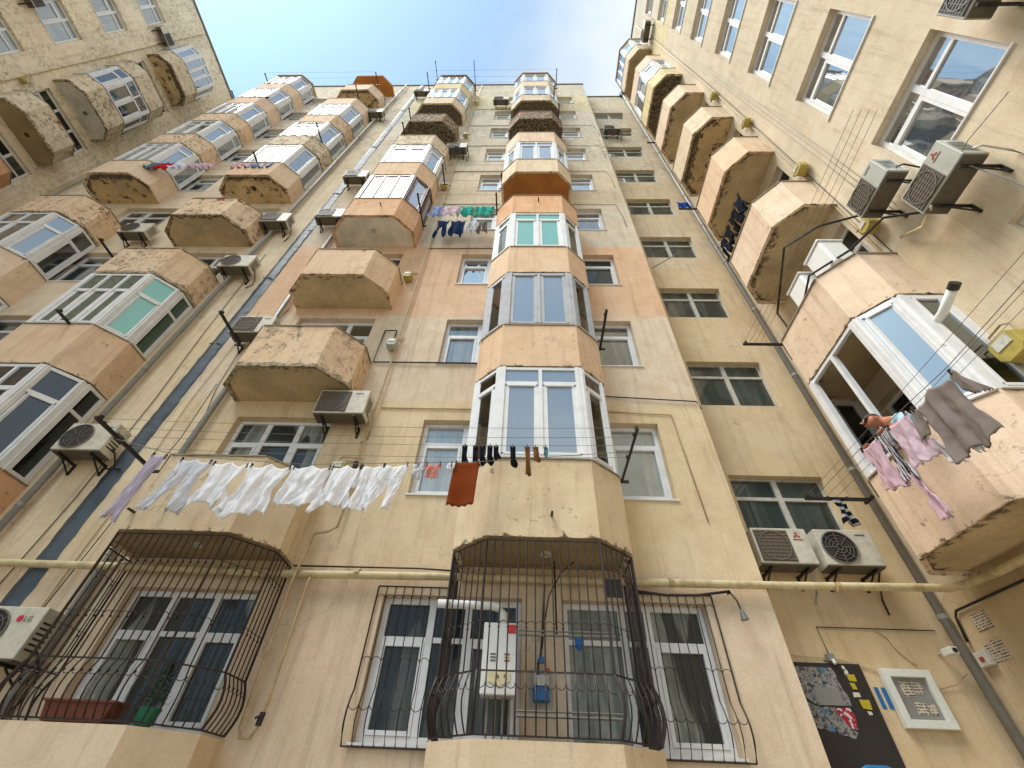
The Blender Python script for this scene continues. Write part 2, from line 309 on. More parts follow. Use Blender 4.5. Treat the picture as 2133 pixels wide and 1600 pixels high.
# ---------------------------------------------------------------- mesh helpers
class MB:
    def __init__(s): s.v = []; s.f = []
    def add(s, vs, fs):
        o = len(s.v); s.v += [tuple(x) for x in vs]; s.f += [tuple(i+o for i in f) for f in fs]; return s
    def box(s, x0, x1, y0, y1, z0, z1):
        if x0 > x1: x0, x1 = x1, x0
        if y0 > y1: y0, y1 = y1, y0
        if z0 > z1: z0, z1 = z1, z0
        return s.add([(x, y, z) for x in (x0, x1) for y in (y0, y1) for z in (z0, z1)],
                     [(0,1,3,2), (4,6,7,5), (0,4,5,1), (2,3,7,6), (0,2,6,4), (1,5,7,3)])
    def seg(s, p, q, w, h):      # a bar of section w (across) by h (up) from p to q
        p = Vector(p); q = Vector(q); d = (q-p).normalized()
        up = Vector((0,0,1)) if abs(d.z) < .95 else Vector((0,1,0))
        a = d.cross(up).normalized()*w/2; b = a.cross(d).normalized()*h/2
        vs = [e+i*a+j*b for e in (p, q) for i in (-1, 1) for j in (-1, 1)]
        return s.add(vs, [(0,1,3,2), (4,6,7,5), (0,4,5,1), (2,3,7,6), (0,2,6,4), (1,5,7,3)])
    def tube(s, pts, r, n=8, cap=True):
        pts = [Vector(p) for p in pts]; rings = []
        for i, p in enumerate(pts):
            d = (pts[min(i+1, len(pts)-1)]-pts[max(i-1, 0)]).normalized()
            up = Vector((0,0,1)) if abs(d.z) < .9 else Vector((0,1,0))
            a = d.cross(up).normalized(); b = d.cross(a).normalized()
            rr = r[i] if isinstance(r, (list, tuple)) else r
            rings.append([p+a*math.cos(t)*rr+b*math.sin(t)*rr for t in [2*math.pi*k/n for k in range(n)]])
        vs = [v for g in rings for v in g]; fs = []
        for i in range(len(pts)-1):
            for k in range(n): fs.append((i*n+k, i*n+(k+1) % n, (i+1)*n+(k+1) % n, (i+1)*n+k))
        if cap: fs += [tuple(range(n)), tuple(range((len(pts)-1)*n, len(pts)*n))]
        return s.add(vs, fs)
    def prism(s, poly, z0, z1):
        n = len(poly); vs = [(x, y, z0) for x, y in poly]+[(x, y, z1) for x, y in poly]
        return s.add(vs, [tuple(range(n)), tuple(range(n, 2*n))]+[(i, (i+1) % n, (i+1) % n+n, i+n) for i in range(n)])
    def disc(s, c, nrm, r, th, n=16, r_in=0):
        c = Vector(c); nrm = Vector(nrm).normalized(); a = nrm.orthogonal().normalized(); b = nrm.cross(a)
        o = [c+(a*math.cos(t)+b*math.sin(t))*r for t in [2*math.pi*k/n for k in range(n)]]
        if not r_in:
            vs = o+[p+nrm*th for p in o]
            return s.add(vs, [tuple(range(n)), tuple(range(n, 2*n))]+[(k, (k+1) % n, n+(k+1) % n, n+k) for k in range(n)])
        i_ = [c+(p-c)*(r_in/r) for p in o]; vs = o+[p+nrm*th for p in o]+i_+[p+nrm*th for p in i_]; fs = []
        for k in range(n):
            q = (k+1) % n
            fs += [(k, q, n+q, n+k), (2*n+k, 3*n+k, 3*n+q, 2*n+q), (n+k, n+q, 3*n+q, 3*n+k), (k, 2*n+k, 2*n+q, q)]
        return s.add(vs, fs)
    def build(s, name, mat, parent=None, fix=True, bevel=0, smooth=False, M=None, mats=None, fm=None):
        me = bpy.data.meshes.new(name); vs = s.v
        if M is not None: vs = [tuple(M @ Vector(v)) for v in vs]
        me.from_pydata(vs, [], s.f)
        for mm in ([mat] if not mats else mats): me.materials.append(MATS[mm])
        if fm:
            for p, k in zip(me.polygons, fm): p.material_index = k
        if fix:
            b = bmesh.new(); b.from_mesh(me); bmesh.ops.recalc_face_normals(b, faces=b.faces); b.to_mesh(me); b.free()
        if smooth:
            for p in me.polygons: p.use_smooth = True
        o = bpy.data.objects.new(name, me); C.objects.link(o)
        if parent: o.parent = parent
        if bevel:
            md = o.modifiers.new('bevel', 'BEVEL'); md.width = bevel; md.segments = 2; md.limit_method = 'ANGLE'
        return o
def tag(o, label=None, cat=None, group=None, kind=None):
    if label: o['label'] = label
    if cat: o['category'] = cat
    if group: o['group'] = group
    if kind: o['kind'] = kind
    return o
def thing(name, label, cat, loc=(0,0,0), group=None, M=None):
    o = bpy.data.objects.new(name, None); C.objects.link(o); o.empty_display_size = .1
    if M is not None: o.matrix_world = M
    else: o.location = loc
    return tag(o, label, cat, group)
# local frames: x along the wall, y outwards from it, z up
def frame(x, y, z, face):
    ax, ay = {'-Y': ((1,0,0), (0,-1,0)), '-X': ((0,1,0), (-1,0,0)), '+X': ((0,1,0), (1,0,0))}[face]
    M = Matrix.Identity(4)
    for i in range(3): M[i][0] = ax[i]; M[i][1] = ay[i]; M[i][2] = (0,0,1)[i]; M[i][3] = (x, y, z)[i]
    return M
YM, YR, XR, XL = 5.94, 6.6, 5.75, -19.1
MIR = -13.36            # mirror: x -> MIR - x
FH = 2.98
def head(k): return 3.63+FH*k
def soff(k): return 3.98+FH*(k-2)      # underside of balcony on floor k (2..10)
# each wall is its own frame; local coordinates (u, v, z)
FM = frame(0, YM, 0, '-Y'); FRc = frame(0, YR, 0, '-Y'); FRt = frame(XR, 0, 0, '-X'); FLt = frame(XL, 0, 0, '+X')

def wall_sheet(name, F, u0, u1, z0, z1, holes, mat, parent, depth=.17, split=None):
    """front face with openings and their reveals"""
    us = sorted({round(x, 4) for x in [u0, u1]+[h[0] for h in holes]+[h[1] for h in holes]}); zs = sorted({round(x, 4) for x in [z0, z1]+[h[2] for h in holes]+[h[3] for h in holes]})
    m = MB()
    def inside(a, b):
        return any(h[0]-1e-4 < a < h[1]+1e-4 and h[2]-1e-4 < b < h[3]+1e-4 for h in holes)
    for i in range(len(us)-1):
        j = 0
        while j < len(zs)-1:
            if inside((us[i]+us[i+1])/2, (zs[j]+zs[j+1])/2): j += 1; continue
            k = j
            while k+1 < len(zs)-1 and not inside((us[i]+us[i+1])/2, (zs[k+1]+zs[k+2])/2): k += 1
            m.add([(us[i], 0, zs[j]), (us[i+1], 0, zs[j]), (us[i+1], 0, zs[k+1]), (us[i], 0, zs[k+1])], [(0,1,2,3)]); j = k+1
    for a, b, c, d in holes:
        q = [(a, c), (b, c), (b, d), (a, d)]
        for i in range(4):
            p, r = q[i], q[(i+1) % 4]
            m.add([(p[0], 0, p[1]), (r[0], 0, r[1]), (r[0], -depth, r[1]), (p[0], -depth, p[1])], [(0,1,2,3)])
    return m.build(name, mat, parent, fix=False, M=F)

def window(F, parent, a, b, c, d, nx=2, tr=.72, depth=.15, fmat='pvc', pmat='pane', sash=None, sill=True, fr=.07, uneven=None):
    """frame in the opening [a,b]x[c,d]; the panes are a child of the frame"""
    m = MB(); y0, y1 = -depth-.04, -depth+.02
    a += .004; b -= .004; c += .004; d -= .004
    m.box(a, a+fr, y0, y1, c, d); m.box(b-fr, b, y0, y1, c, d); m.box(a+fr, b-fr, y0, y1, c, c+fr); m.box(a+fr, b-fr, y0, y1, d-fr, d)
    zt = c+(d-c)*tr if tr else None
    xs = [a+(b-a)*i/nx for i in range(nx+1)] if not uneven else [a+(b-a)*i for i in uneven]
    for x in xs[1:-1]: m.box(x-.045, x+.045, y0+.003, y1+.004, c+fr, d-fr)
    n = len(xs)-1
    if zt:
        for i in range(n):
            l = a+fr if i == 0 else xs[i]+.045; r = b-fr if i == n-1 else xs[i+1]-.045
            m.box(l, r, y0+.005, y1, zt-.03, zt+.03)
    sash = (0,) if sash is None else sash
    for i in sash:
        l = (a+fr if i == 0 else xs[i]+.045)+.003; r = (b-fr if i == n-1 else xs[i+1]-.045)-.003; t = (zt-.03 if zt else d-fr)-.003; bo = c+fr+.003; s_ = .045; yy = y1+.012
        m.box(l, l+s_, y0+.02, yy, bo, t); m.box(r-s_, r, y0+.02, yy, bo, t); m.box(l+s_, r-s_, y0+.02, yy, bo, bo+s_); m.box(l+s_, r-s_, y0+.02, yy, t-s_, t)
    if sill: m.box(a-.03, b+.03, y1+.001, .03, c-.03, c-.006)
    o = m.build('window', fmat, parent, M=F)
    p = MB(); p.box(a+.02, b-.02, -depth-.025, -depth-.012, c+.02, d-.02)
    p.build('pane', pmat, o, M=F)
    return o

POLY_C = [(-1.14,0), (-1.14,.48), (-.69,.94), (.69,.94), (1.14,.48), (1.14,0)]
POLY_D = [(-1.12,0), (-1.12,.61), (-.67,1.02), (.67,1.02), (1.12,.61), (1.12,0)]
def inset(poly, d):
    out = []; n = len(poly)
    c = Vector((0, .35))
    lines = []
    for i in range(n-1):
        p, q = Vector(poly[i]), Vector(poly[i+1]); t = (q-p).normalized(); nn = Vector((-t.y, t.x))
        if (c-p).dot(nn) < 0: nn = -nn
        lines.append((p+nn*d, t))
    out.append((lines[0][0].x, 0))
    for i in range(len(lines)-1):
        (p, t), (q, s_) = lines[i], lines[i+1]
        den = t.x*s_.y-t.y*s_.x; k = ((q.x-p.x)*s_.y-(q.y-p.y)*s_.x)/den; r = p+t*k; out.append((r.x, r.y))
    out.append((lines[-1][0].x, 0)); return out
def along(poly):
    return [(Vector((*poly[i], 0)), Vector((*poly[i+1], 0))) for i in range(len(poly)-1)]

def balcony(F, parent, k, uc, poly, par='parapet_peach', sof='soffit_tan', glass=None, frame_mat='pvc', lamp=False, ph=1.1, z=None, nfront=2, tr=.8, open_seg=(), seg_glass={}, cap=True, ragged=0, nside=1):
    z0 = soff(k) if z is None else z
    Fb = F @ Matrix.Translation((uc, 0, z0))
    root = bpy.data.objects.new('balcony', None); C.objects.link(root); root.parent = parent; root.matrix_parent_inverse = Matrix.Translation(-parent.location); root.matrix_basis = Fb; root.empty_display_size = .1
    pin = inset(poly, .07)
    m = MB(); n = len(poly)
    # parapet: outer skin subdivided for ragged rims
    def rim(a, b, zbase, amt): return zbase+random.uniform(-amt, amt)
    NS = 10
    outer = []; inner = []
    for i in range(n-1):
        for j in range(NS if i < n-2 else NS+1):
            t = j/NS
            outer.append(Vector(poly[i]).lerp(Vector(poly[i+1]), t)); inner.append(Vector(pin[i]).lerp(Vector(pin[i+1]), t))
    lo = [random.uniform(-.006, .006)*(1+ragged*1.3) for _ in outer]; hi = [random.uniform(-.006, .006)*(1+ragged*3) for _ in outer]
    K = len(outer)
    vs = [(p.x, p.y, l) for p, l in zip(outer, lo)]+[(p.x, p.y, ph+h) for p, h in zip(outer, hi)]+[(p.x, p.y, l+.02) for p, l in zip(inner, lo)]+[(p.x, p.y, ph+h) for p, h in zip(inner, hi)]
    fs = []
    for i in range(K-1):
        fs += [(i, i+1, K+i+1, K+i), (2*K+i, 3*K+i, 3*K+i+1, 2*K+i+1), (K+i, K+i+1, 3*K+i+1, 3*K+i), (i, 2*K+i, 2*K+i+1, i+1)]
    m.add(vs, fs)
    par_o = m.build('parapet', par, root)
    if cap:
        m = MB()
        for p, q in along([( (a[0]+b[0])/2, (a[1]+b[1])/2) for a, b in zip(poly, pin)]):
            d = (q-p).normalized()*.0; m.seg(p-d+Vector((0,0,ph+.012)), q+d+Vector((0,0,ph+.012)), .11, .022)
        m.build('parapet_cap', 'concrete_edge', root)
    s2 = inset(poly, .075)
    MB().prism([(x, max(y, .004)) for x, y in s2], .035, .16).build('soffit', sof, root)
    if lamp:
        MB().disc((.05, .5, .033), (0,0,-1), .07, .03, 14, .045).build('lamp_ring', 'ac_dark' if lamp == 2 else 'pvc_old', root)
    if glass:
        zt = FH-.02+.0; zb = ph+.03
        gp = inset(poly, .045); m = MB(); g = MB(); extra = []
        H = zt-zb; ztr = zb+H*tr if tr else None; f = .06
        segs = along(gp)
        for i, (p, q) in enumerate(segs):
            d = (q-p).normalized(); Ls = (q-p).length
            e = Vector((0,0,1))
            for zz, hh in ((zb+f/2, f), (zt-f/2, f)): m.seg(p+d*.05+e*zz, q-d*.05+e*zz, .06, hh)
            for c_ in (p, q):
                s_ = 1 if c_ is p else -1
                m.seg(c_+d*s_*.055+e*zb, c_+d*s_*.055+e*zt, .062, .09)
            nn = nfront if i == 2 else (nside if i in (1, 3) else 1)
            for j in range(1, nn): 
                x = p+d*(Ls*j/nn); m.seg(x+e*(zb+f), x+e*(zt-f), .058, .08)
            if ztr:
                for j in range(nn):
                    a = p+d*(Ls*j/nn+.045); b = p+d*(Ls*(j+1)/nn-.045); m.seg(a+e*ztr, b+e*ztr, .056, .06)
            if i in open_seg: continue
            # opening sash inside each lower light
            for j in range(nn):
                a = p+d*(Ls*j/nn+(.10 if j == 0 else .045)); b = p+d*(Ls*(j+1)/nn-(.10 if j == nn-1 else .045)); t_ = (ztr-.03) if ztr else zt-f
                if (b-a).length < .3: continue
                for s0, s1 in (((a+d*.02)+e*(zb+f+.02), (b-d*.02)+e*(zb+f+.02)), ((a+d*.02)+e*(t_-.02), (b-d*.02)+e*(t_-.02))): m.seg(s0, s1, .074, .04)
                for x in (a+d*.022, b-d*.022): m.seg(x+e*(zb+f+.04), x+e*(t_-.04), .074, .04)
            tgt = g
            if i in seg_glass: tgt = MB(); extra.append((tgt, seg_glass[i]))
            tgt.seg(p+d*.02+e*(zb+zt)/2, q-d*.02+e*(zb+zt)/2, .012, H-.03)
        for p, q in segs[1:-1]:
            m.seg(p+Vector((0,0,zb+.002)), p+Vector((0,0,zt-.002)), .075, .075)
        gf = m.build('glazing_frame', frame_mat, root)
        if g.f: g.build('glazing_pane', glass, root)
        for e_, mm in extra: e_.build('glazing_pane', mm, root)
    return root
# meshes built under a placed Empty use its local frame
# ================================================================= THE BUILDINGS
main = thing('apartment_building', 'tall central block of peeling cream, peach and yellow plaster with stacked angular balconies', 'building', (-6.68, YM, 0))
rightb = thing('apartment_building', 'beige wing along the right edge, its one balcony column stacked beside the corner drainpipe', 'building', (XR, 3, 0))
leftb = thing('apartment_building', 'flaking cream wing in the upper left corner with rust-chipped balconies', 'building', (XL, 3, 0))
def P_(o): return o
INV = {o: o.matrix_world.copy() for o in (main, rightb, leftb)}
bpy.context.view_layer.update()
class Root:      # parts of a building are built in world coordinates, so shift them back into the building's frame
    pass
def wparent(o, par):
    o.parent = par; o.matrix_parent_inverse = Matrix.Translation(-par.location)
    return o
def fix_children(par):
    for ch in [c for c in bpy.data.objects if c.parent == par]:
        if ch.type == 'MESH' or ch.name.startswith('balcony'):
            ch.matrix_parent_inverse = Matrix.Translation(-par.location)

# ---- windows of the main front
holesR, holesL = [], []; wins = []
for k in range(10):
    h = head(k); s_ = h-1.5
    a, b, c, d = -1.82, -.02, .49, 2.30
    wins.append(('D', k, a, b, s_, h)); wins.append(('E', k, c, d, s_, h))
    wins.append(('Am', k, MIR-b, MIR-a, s_, h)); wins.append(('An', k, MIR-d, MIR-c, s_, h))
    z0 = s_ if k in (0,) else s_
    wins.append(('C', k, -5.22, -3.46, s_ + (.0 if k else .0), h)); wins.append(('B', k, MIR+3.46, MIR+5.22, s_, h))
for n_, k, a, b, c, d in wins: (holesR if a > -6.68 else holesL).append((a, b, c, d))
wall_sheet('wall', FM, -6.68, 3.15, 0, 33.5, holesR, 'plaster_main', main)
wall_sheet('wall', FM, -16.51, -6.68, 0, 33.5, holesL, 'plaster_left', main)
rnd = random.Random(3)
for n_, k, a, b, c, d in wins:
    if n_ in ('C', 'B'):
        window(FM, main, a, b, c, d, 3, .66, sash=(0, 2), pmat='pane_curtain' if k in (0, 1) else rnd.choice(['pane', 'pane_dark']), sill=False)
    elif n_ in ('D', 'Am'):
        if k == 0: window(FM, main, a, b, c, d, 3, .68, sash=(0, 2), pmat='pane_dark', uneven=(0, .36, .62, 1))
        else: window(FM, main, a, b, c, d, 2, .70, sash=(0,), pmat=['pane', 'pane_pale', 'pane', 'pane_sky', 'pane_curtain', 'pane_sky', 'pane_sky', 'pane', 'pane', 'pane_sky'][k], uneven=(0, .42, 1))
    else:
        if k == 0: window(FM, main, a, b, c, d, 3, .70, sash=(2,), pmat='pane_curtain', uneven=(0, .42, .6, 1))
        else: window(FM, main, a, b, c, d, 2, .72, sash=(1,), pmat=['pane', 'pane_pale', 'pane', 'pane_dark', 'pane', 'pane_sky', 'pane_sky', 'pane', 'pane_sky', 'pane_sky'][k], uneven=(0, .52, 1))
# returns and recesses
m = MB(); m.add([(3.15, YM, 0), (3.15, YR, 0), (3.15, YR, 33.5), (3.15, YM, 33.5)], [(0,1,2,3)]); m.add([(-16.51, YM, 0), (-16.51, YR, 0), (-16.51, YR, 33.5), (-16.51, YM, 33.5)], [(0,1,2,3)])
m2_ = MB(); m2_.v = m.v[4:]; m2_.f = [(0,1,2,3)]; m.v = m.v[:4]; m.f = m.f[:1]
m.build('wall', 'plaster_recess', main, fix=False); m2_.build('wall', 'plaster_recess', main, fix=False)
sh = []
for k in range(9):
    zt_ = 6.02+FH*k; sh.append((3.55, 5.16, zt_-1.32, zt_))
sh.append((3.62, 5.16, 30.0+FH*0-.0+1.6, 32.0))
sh = sh[:9]
wall_sheet('wall', FRc, 3.15, XR, 0, 33.5, sh, 'plaster_recess', main)
for i, (a, b, c, d) in enumerate(sh):
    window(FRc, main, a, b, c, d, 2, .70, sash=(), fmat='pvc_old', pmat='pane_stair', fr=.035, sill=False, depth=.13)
shl = [(MIR-b, MIR-a, c, d) for a, b, c, d in sh]
wall_sheet('wall', FRc, XL, -16.51, 0, 33.5, shl, 'plaster_recess', main)
for a, b, c, d in shl[4:]: window(FRc, main, a, b, c, d, 2, .70, sash=(), fmat='pvc_old', pmat='pane_stair', fr=.035, sill=False, depth=.13)
# body and roof slabs behind the fronts
MB().box(XL-9, XR+9, YR+.3, 17, 0, 33.3).build('wall', 'plaster_recess', main)
m = MB(); m.box(-16.55, 3.19, YM-.05, YR+.35, 33.502, 33.62); m.box(3.191, XR-.05, YR-.05, YR+.35, 33.5, 33.6); m.box(XL+.05, -16.551, YR-.05, YR+.35, 33.5, 33.6); m.box(XL, XR, YR+.351, 16.9, 33.31, 33.6)
m.build('roof', 'roof_felt', main)
# ---- balconies of the main front
uD = .22; uC = -4.31; uB = MIR-uC; uA = MIR-uD
GD = {2: dict(par='parapet_cream', sof='soffit_dim', glass='glazing_sky', seg_glass={0: 'glazing', 1: 'glazing', 3: 'glazing', 4: 'glazing'}, lamp=1),
      3: dict(par='parapet_peach', glass='glazing_sky', frame_mat='pvc_grey', tr=None, seg_glass={1: 'glazing', 3: 'glazing', 0: 'glazing', 4: 'glazing'}),
      4: dict(par='parapet_peach', glass='glazing_mint', seg_glass={1: 'glazing_green', 3: 'glazing_green', 0: 'glazing_green', 4: 'glazing_green'}),
      5: dict(par='parapet_orange'),
      6: dict(par='parapet_beige', sof='soffit_brown', glass='glazing_bright', tr=.8),
      7: dict(par='parapet_pink'),
      8: dict(par='parapet_ruin', sof='soffit_ruin', ragged=2),
      9: dict(par='parapet_wornbeige', sof='soffit_ruin', glass='glazing_bright', ragged=1.2),
      10: dict(par='parapet_cream', sof='soffit_tan', glass='glazing_bright')}
GC = {2: dict(par='parapet_cream', sof='soffit_dim', lamp=1),
      3: dict(par='parapet_worn', sof='soffit_tan', ragged=.8),
      4: dict(par='parapet_peach', sof='soffit_tan', ragged=.6),
      5: dict(par='parapet_orange', sof='soffit_grey', lamp=1, glass='glazing_lilac', frame_mat='pvc_brown', nfront=3, tr=None),
      6: dict(par='parapet_peach', glass='glazing_bright', nfront=2, seg_glass={3: 'glazing_bright'}),
      7: dict(par='parapet_wornbeige', ragged=.5),
      8: dict(par='parapet_ruin', sof='soffit_ruin', ragged=2.2),
      9: dict(par='parapet_beige', sof='soffit_ruin', glass='glazing_bright', nfront=3, ragged=.7),
      10: dict(par='parapet_yellow', sof='soffit_tan', glass='glazing_bright', nfront=3)}
GB = {2: dict(par='parapet_orange', glass='glazing_dark', nfront=3, tr=.7),
      3: dict(par='parapet_peach', glass='glazing_green', nfront=3, tr=.66, seg_glass={3: 'glazing_mint'}),
      4: dict(par='parapet_worn', ragged=.8),
      5: dict(par='parapet_wornrust', sof='soffit_tan', lamp=1, ragged=1.0),
      6: dict(par='parapet_peach', sof='soffit_rough', lamp=2, glass='glazing_sky', nfront=2, tr=None, ragged=.6),
      7: dict(par='parapet_wornbeige', glass='glazing_bright', nfront=3, seg_glass={2: 'glazing'}, ragged=.4),
      8: dict(par='parapet_worn', glass='glazing_sky', nfront=3, ragged=.6),
      9: dict(par='parapet_pink'),
      10: dict(par='parapet_pink', sof='soffit_rough', ragged=.8)}
GA = {3: dict(par='parapet_peach', glass='glazing_bright'),
      4: dict(par='parapet_pink', glass='glazing', nfront=2, tr=.7, seg_glass={3: 'glazing_bright'}),
      5: dict(par='parapet_wornrust', ragged=.7),
      6: dict(par='parapet_pink', sof='soffit_rough', lamp=1, glass='glazing_bright', nfront=3, ragged=.6),
      7: dict(par='parapet_worn', glass='glazing_bright', nfront=2, tr=.75),
      8: dict(par='parapet_worn', glass='glazing_bright', nfront=3),
      9: dict(par='parapet_pink', glass='glazing_bright'),
      10: dict(par='parapet_pink', glass='glazing_sky', nfront=3)}
for k, g in GD.items(): balcony(FM, main, k, uD, POLY_D, **g)
for k, g in GC.items(): balcony(FM, main, k, uC, POLY_C, **g)
for k, g in GB.items(): balcony(FM, main, k, uB, POLY_C, **g)
for k, g in GA.items(): balcony(FM, main, k, uA, POLY_D, **g)
# canopy slabs over the top balconies
def canopy(F, uc, poly, par, sof, th=.14):
    Fb = F @ Matrix.Translation((uc, 0, soff(11)))
    root = bpy.data.objects.new('canopy', None); C.objects.link(root); root.parent = par; root.matrix_parent_inverse = Matrix.Translation(-par.location); root.matrix_basis = Fb
    MB().prism([(x*1.03, y*1.05+.003) for x, y in poly], 0, th).build('slab', sof, root); return root
cn = [canopy(FM, uC, POLY_C, main, 'soffit_tan'), canopy(FM, uD, POLY_D, main, 'soffit_dim'), canopy(FM, uB, POLY_C, main, 'soffit_brown', .22), canopy(FM, uA, POLY_D, main, 'soffit_dim')]
# ground floor bays below the balconies: solid plinth up to the parapet
def bay(uc, poly, mat):
    Fb = FM @ Matrix.Translation((uc, 0, 0))
    root = bpy.data.objects.new('balcony', None); C.objects.link(root); root.parent = main; root.matrix_parent_inverse = Matrix.Translation(-main.location); root.matrix_basis = Fb
    m = MB(); pin = inset(poly, .08)
    for i in range(len(poly)-1):
        p, q, r, s_ = poly[i], poly[i+1], pin[i+1], pin[i]
        m.add([(*p, 0), (*q, 0), (*r, 0), (*s_, 0), (*p, 2.1), (*q, 2.1), (*r, 2.1), (*s_, 2.1)], [(0,1,5,4), (2,3,7,6), (4,5,6,7), (0,1,2,3)])
    m.build('parapet', mat, root)
    MB().prism([(x, max(y, .004)) for x, y in inset(poly, .085)], .9, 1.02).build('floor_slab', 'concrete_edge', root)
NT('plaster_bay'); t = None
mat_parapet('parapet_bay', (214,190,156), .0)
bay(uD, POLY_D, 'parapet_bay'); bay(uC, POLY_C, 'parapet_bay'); bay(uB, POLY_C, 'parapet_bay'); bay(uA, POLY_D, 'parapet_bay')

# ---- right wing
def hr(k): return 3.88+3.0*k
rh = []
for k in range(10):
    rh.append((.90, 2.42, hr(k)-1.52, hr(k))); rh.append((-3.4, -1.9, hr(k)-1.52, hr(k)))
    if k >= 1: rh.append((3.66, 5.4, head(k)-1.5, head(k)))
wall_sheet('wall', FRt, -14, YR, 0, 33.6, rh, 'plaster_right', rightb)
for i, (a, b, c, d) in enumerate(rh):
    if a < 0 and c > 12: pass
    near = abs(a-.9) < .01
    if abs(a-3.66) < .01: window(FRt, rightb, a, b, c, d, 3, .66, sash=(0, 2), pmat='pane_dark', sill=False)
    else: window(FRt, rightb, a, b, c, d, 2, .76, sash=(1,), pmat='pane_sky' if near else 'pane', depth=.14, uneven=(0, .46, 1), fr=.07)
MB().box(XR+.4, XR+9, -14, YR+.25, 0, 33.4).build('wall', 'plaster_right', rightb)
MB().box(XR-.06, XR+.45, -14, YR+.24, 33.601, 33.72).build('roof', 'roof_felt', rightb)
GR = {2: dict(par='parapet_pink', sof='soffit_tan', ragged=.6, glass='glazing_dark', tr=None, nfront=2, open_seg=(2,), seg_glass={1: 'glazing_sky', 0: 'glazing'}),
      3: dict(par='parapet_pink', ragged=.4), 4: dict(par='parapet_pink', sof='soffit_tan', ragged=.4), 5: dict(par='parapet_peach', sof='soffit_tan'),
      6: dict(par='parapet_beige', sof='soffit_rough', lamp=1, ragged=.7), 7: dict(par='parapet_pink', sof='soffit_tan', ragged=.4),
      8: dict(par='parapet_yellow', sof='soffit_ruin', glass='glazing_sky', nfront=2), 9: dict(par='parapet_pink', sof='soffit_tan'),
      10: dict(par='parapet_beige', sof='soffit_dim', glass='glazing_sky', nfront=3)}
for k, g in GR.items():
    balcony(FRt, rightb, k, 4.58, POLY_D, **g)
cn.append(canopy(FRt, 4.58, POLY_D, rightb, 'soffit_dim', .1))
# ---- left wing
lh = []
for k in range(10):
    lh.append((1.16, 2.5, head(k)-1.5, head(k))); lh.append((-3.2, -1.8, head(k)-1.5, head(k))); lh.append((3.66, 5.9, head(k)-1.5, head(k)))
wall_sheet('wall', FLt, -14, YR, 0, 33.6, lh, 'plaster_wing', leftb)
for a, b, c, d in lh:
    if c < 9 or a < 0: 
        window(FLt, leftb, a, b, c, d, 2, .72, pmat='pane', sill=False); continue
    if a > 3: window(FLt, leftb, a, b, c, d, 3, .7, sash=(0,), pmat='pane_dark')
    else: window(FLt, leftb, a, b, c, d, 2, .74, sash=(0,), pmat='pane_pale', uneven=(0, .5, 1))
MB().box(XL-9, XL-.4, -14, YR+.25, 0, 33.4).build('wall', 'plaster_wing', leftb)
MB().box(XL-.45, XL+.06, -14, YR+.24, 33.601, 33.72).build('roof', 'roof_felt', leftb)
GL = {5: dict(par='parapet_rust'), 6: dict(par='parapet_rust'), 7: dict(par='parapet_brick', sof='soffit_dim', lamp=2, ragged=1),
      8: dict(par='parapet_wornbeige', sof='soffit_grey', lamp=2, glass='glazing', nfront=2, tr=.7, ragged=1), 9: dict(par='parapet_brick', ragged=1.2),
      10: dict(par='parapet_wornbeige', sof='soffit_rough', glass='glazing_bright', nfront=3, ragged=1)}
for k, g in GL.items():
    balcony(FLt, leftb, k, 4.58, POLY_D, **g)
# ground
tag(MB().add([(-120,-120,0), (120,-120,0), (120,120,0), (-120,120,0)], [(0,1,2,3)]).build('ground', 'pale_concrete', None, fix=False), kind='structure')
for par in (main, rightb, leftb): fix_children(par)
#@@DETAILS
# ================================================================= THINGS ON THE WALLS
def TH(name, label, cat, F, u, y, z, group=None):
    M = F @ Matrix.Translation((u, y, z)); o = thing(name, label, cat, group=group); o.matrix_world = M; o.matrix_basis = M; return o
STY = {'mesh': 1, 'round': 2, 'dark': 3}
def text_mesh(body, size, mat, parent, loc, rot, name='lettering'):
    cu = bpy.data.curves.new(name, 'FONT'); cu.body = body; cu.size = size; cu.extrude = .001; cu.align_x = 'LEFT'
    o = bpy.data.objects.new(name, cu); C.objects.link(o)
    bpy.context.view_layer.update()
    me = bpy.data.meshes.new_from_object(o.evaluated_get(bpy.context.evaluated_depsgraph_get())); bpy.data.objects.remove(o)
    me.materials.clear(); me.materials.append(MATS[mat])
    q = bpy.data.objects.new(name, me); C.objects.link(q); q.parent = parent; q.location = loc; q.rotation_euler = rot
    return q
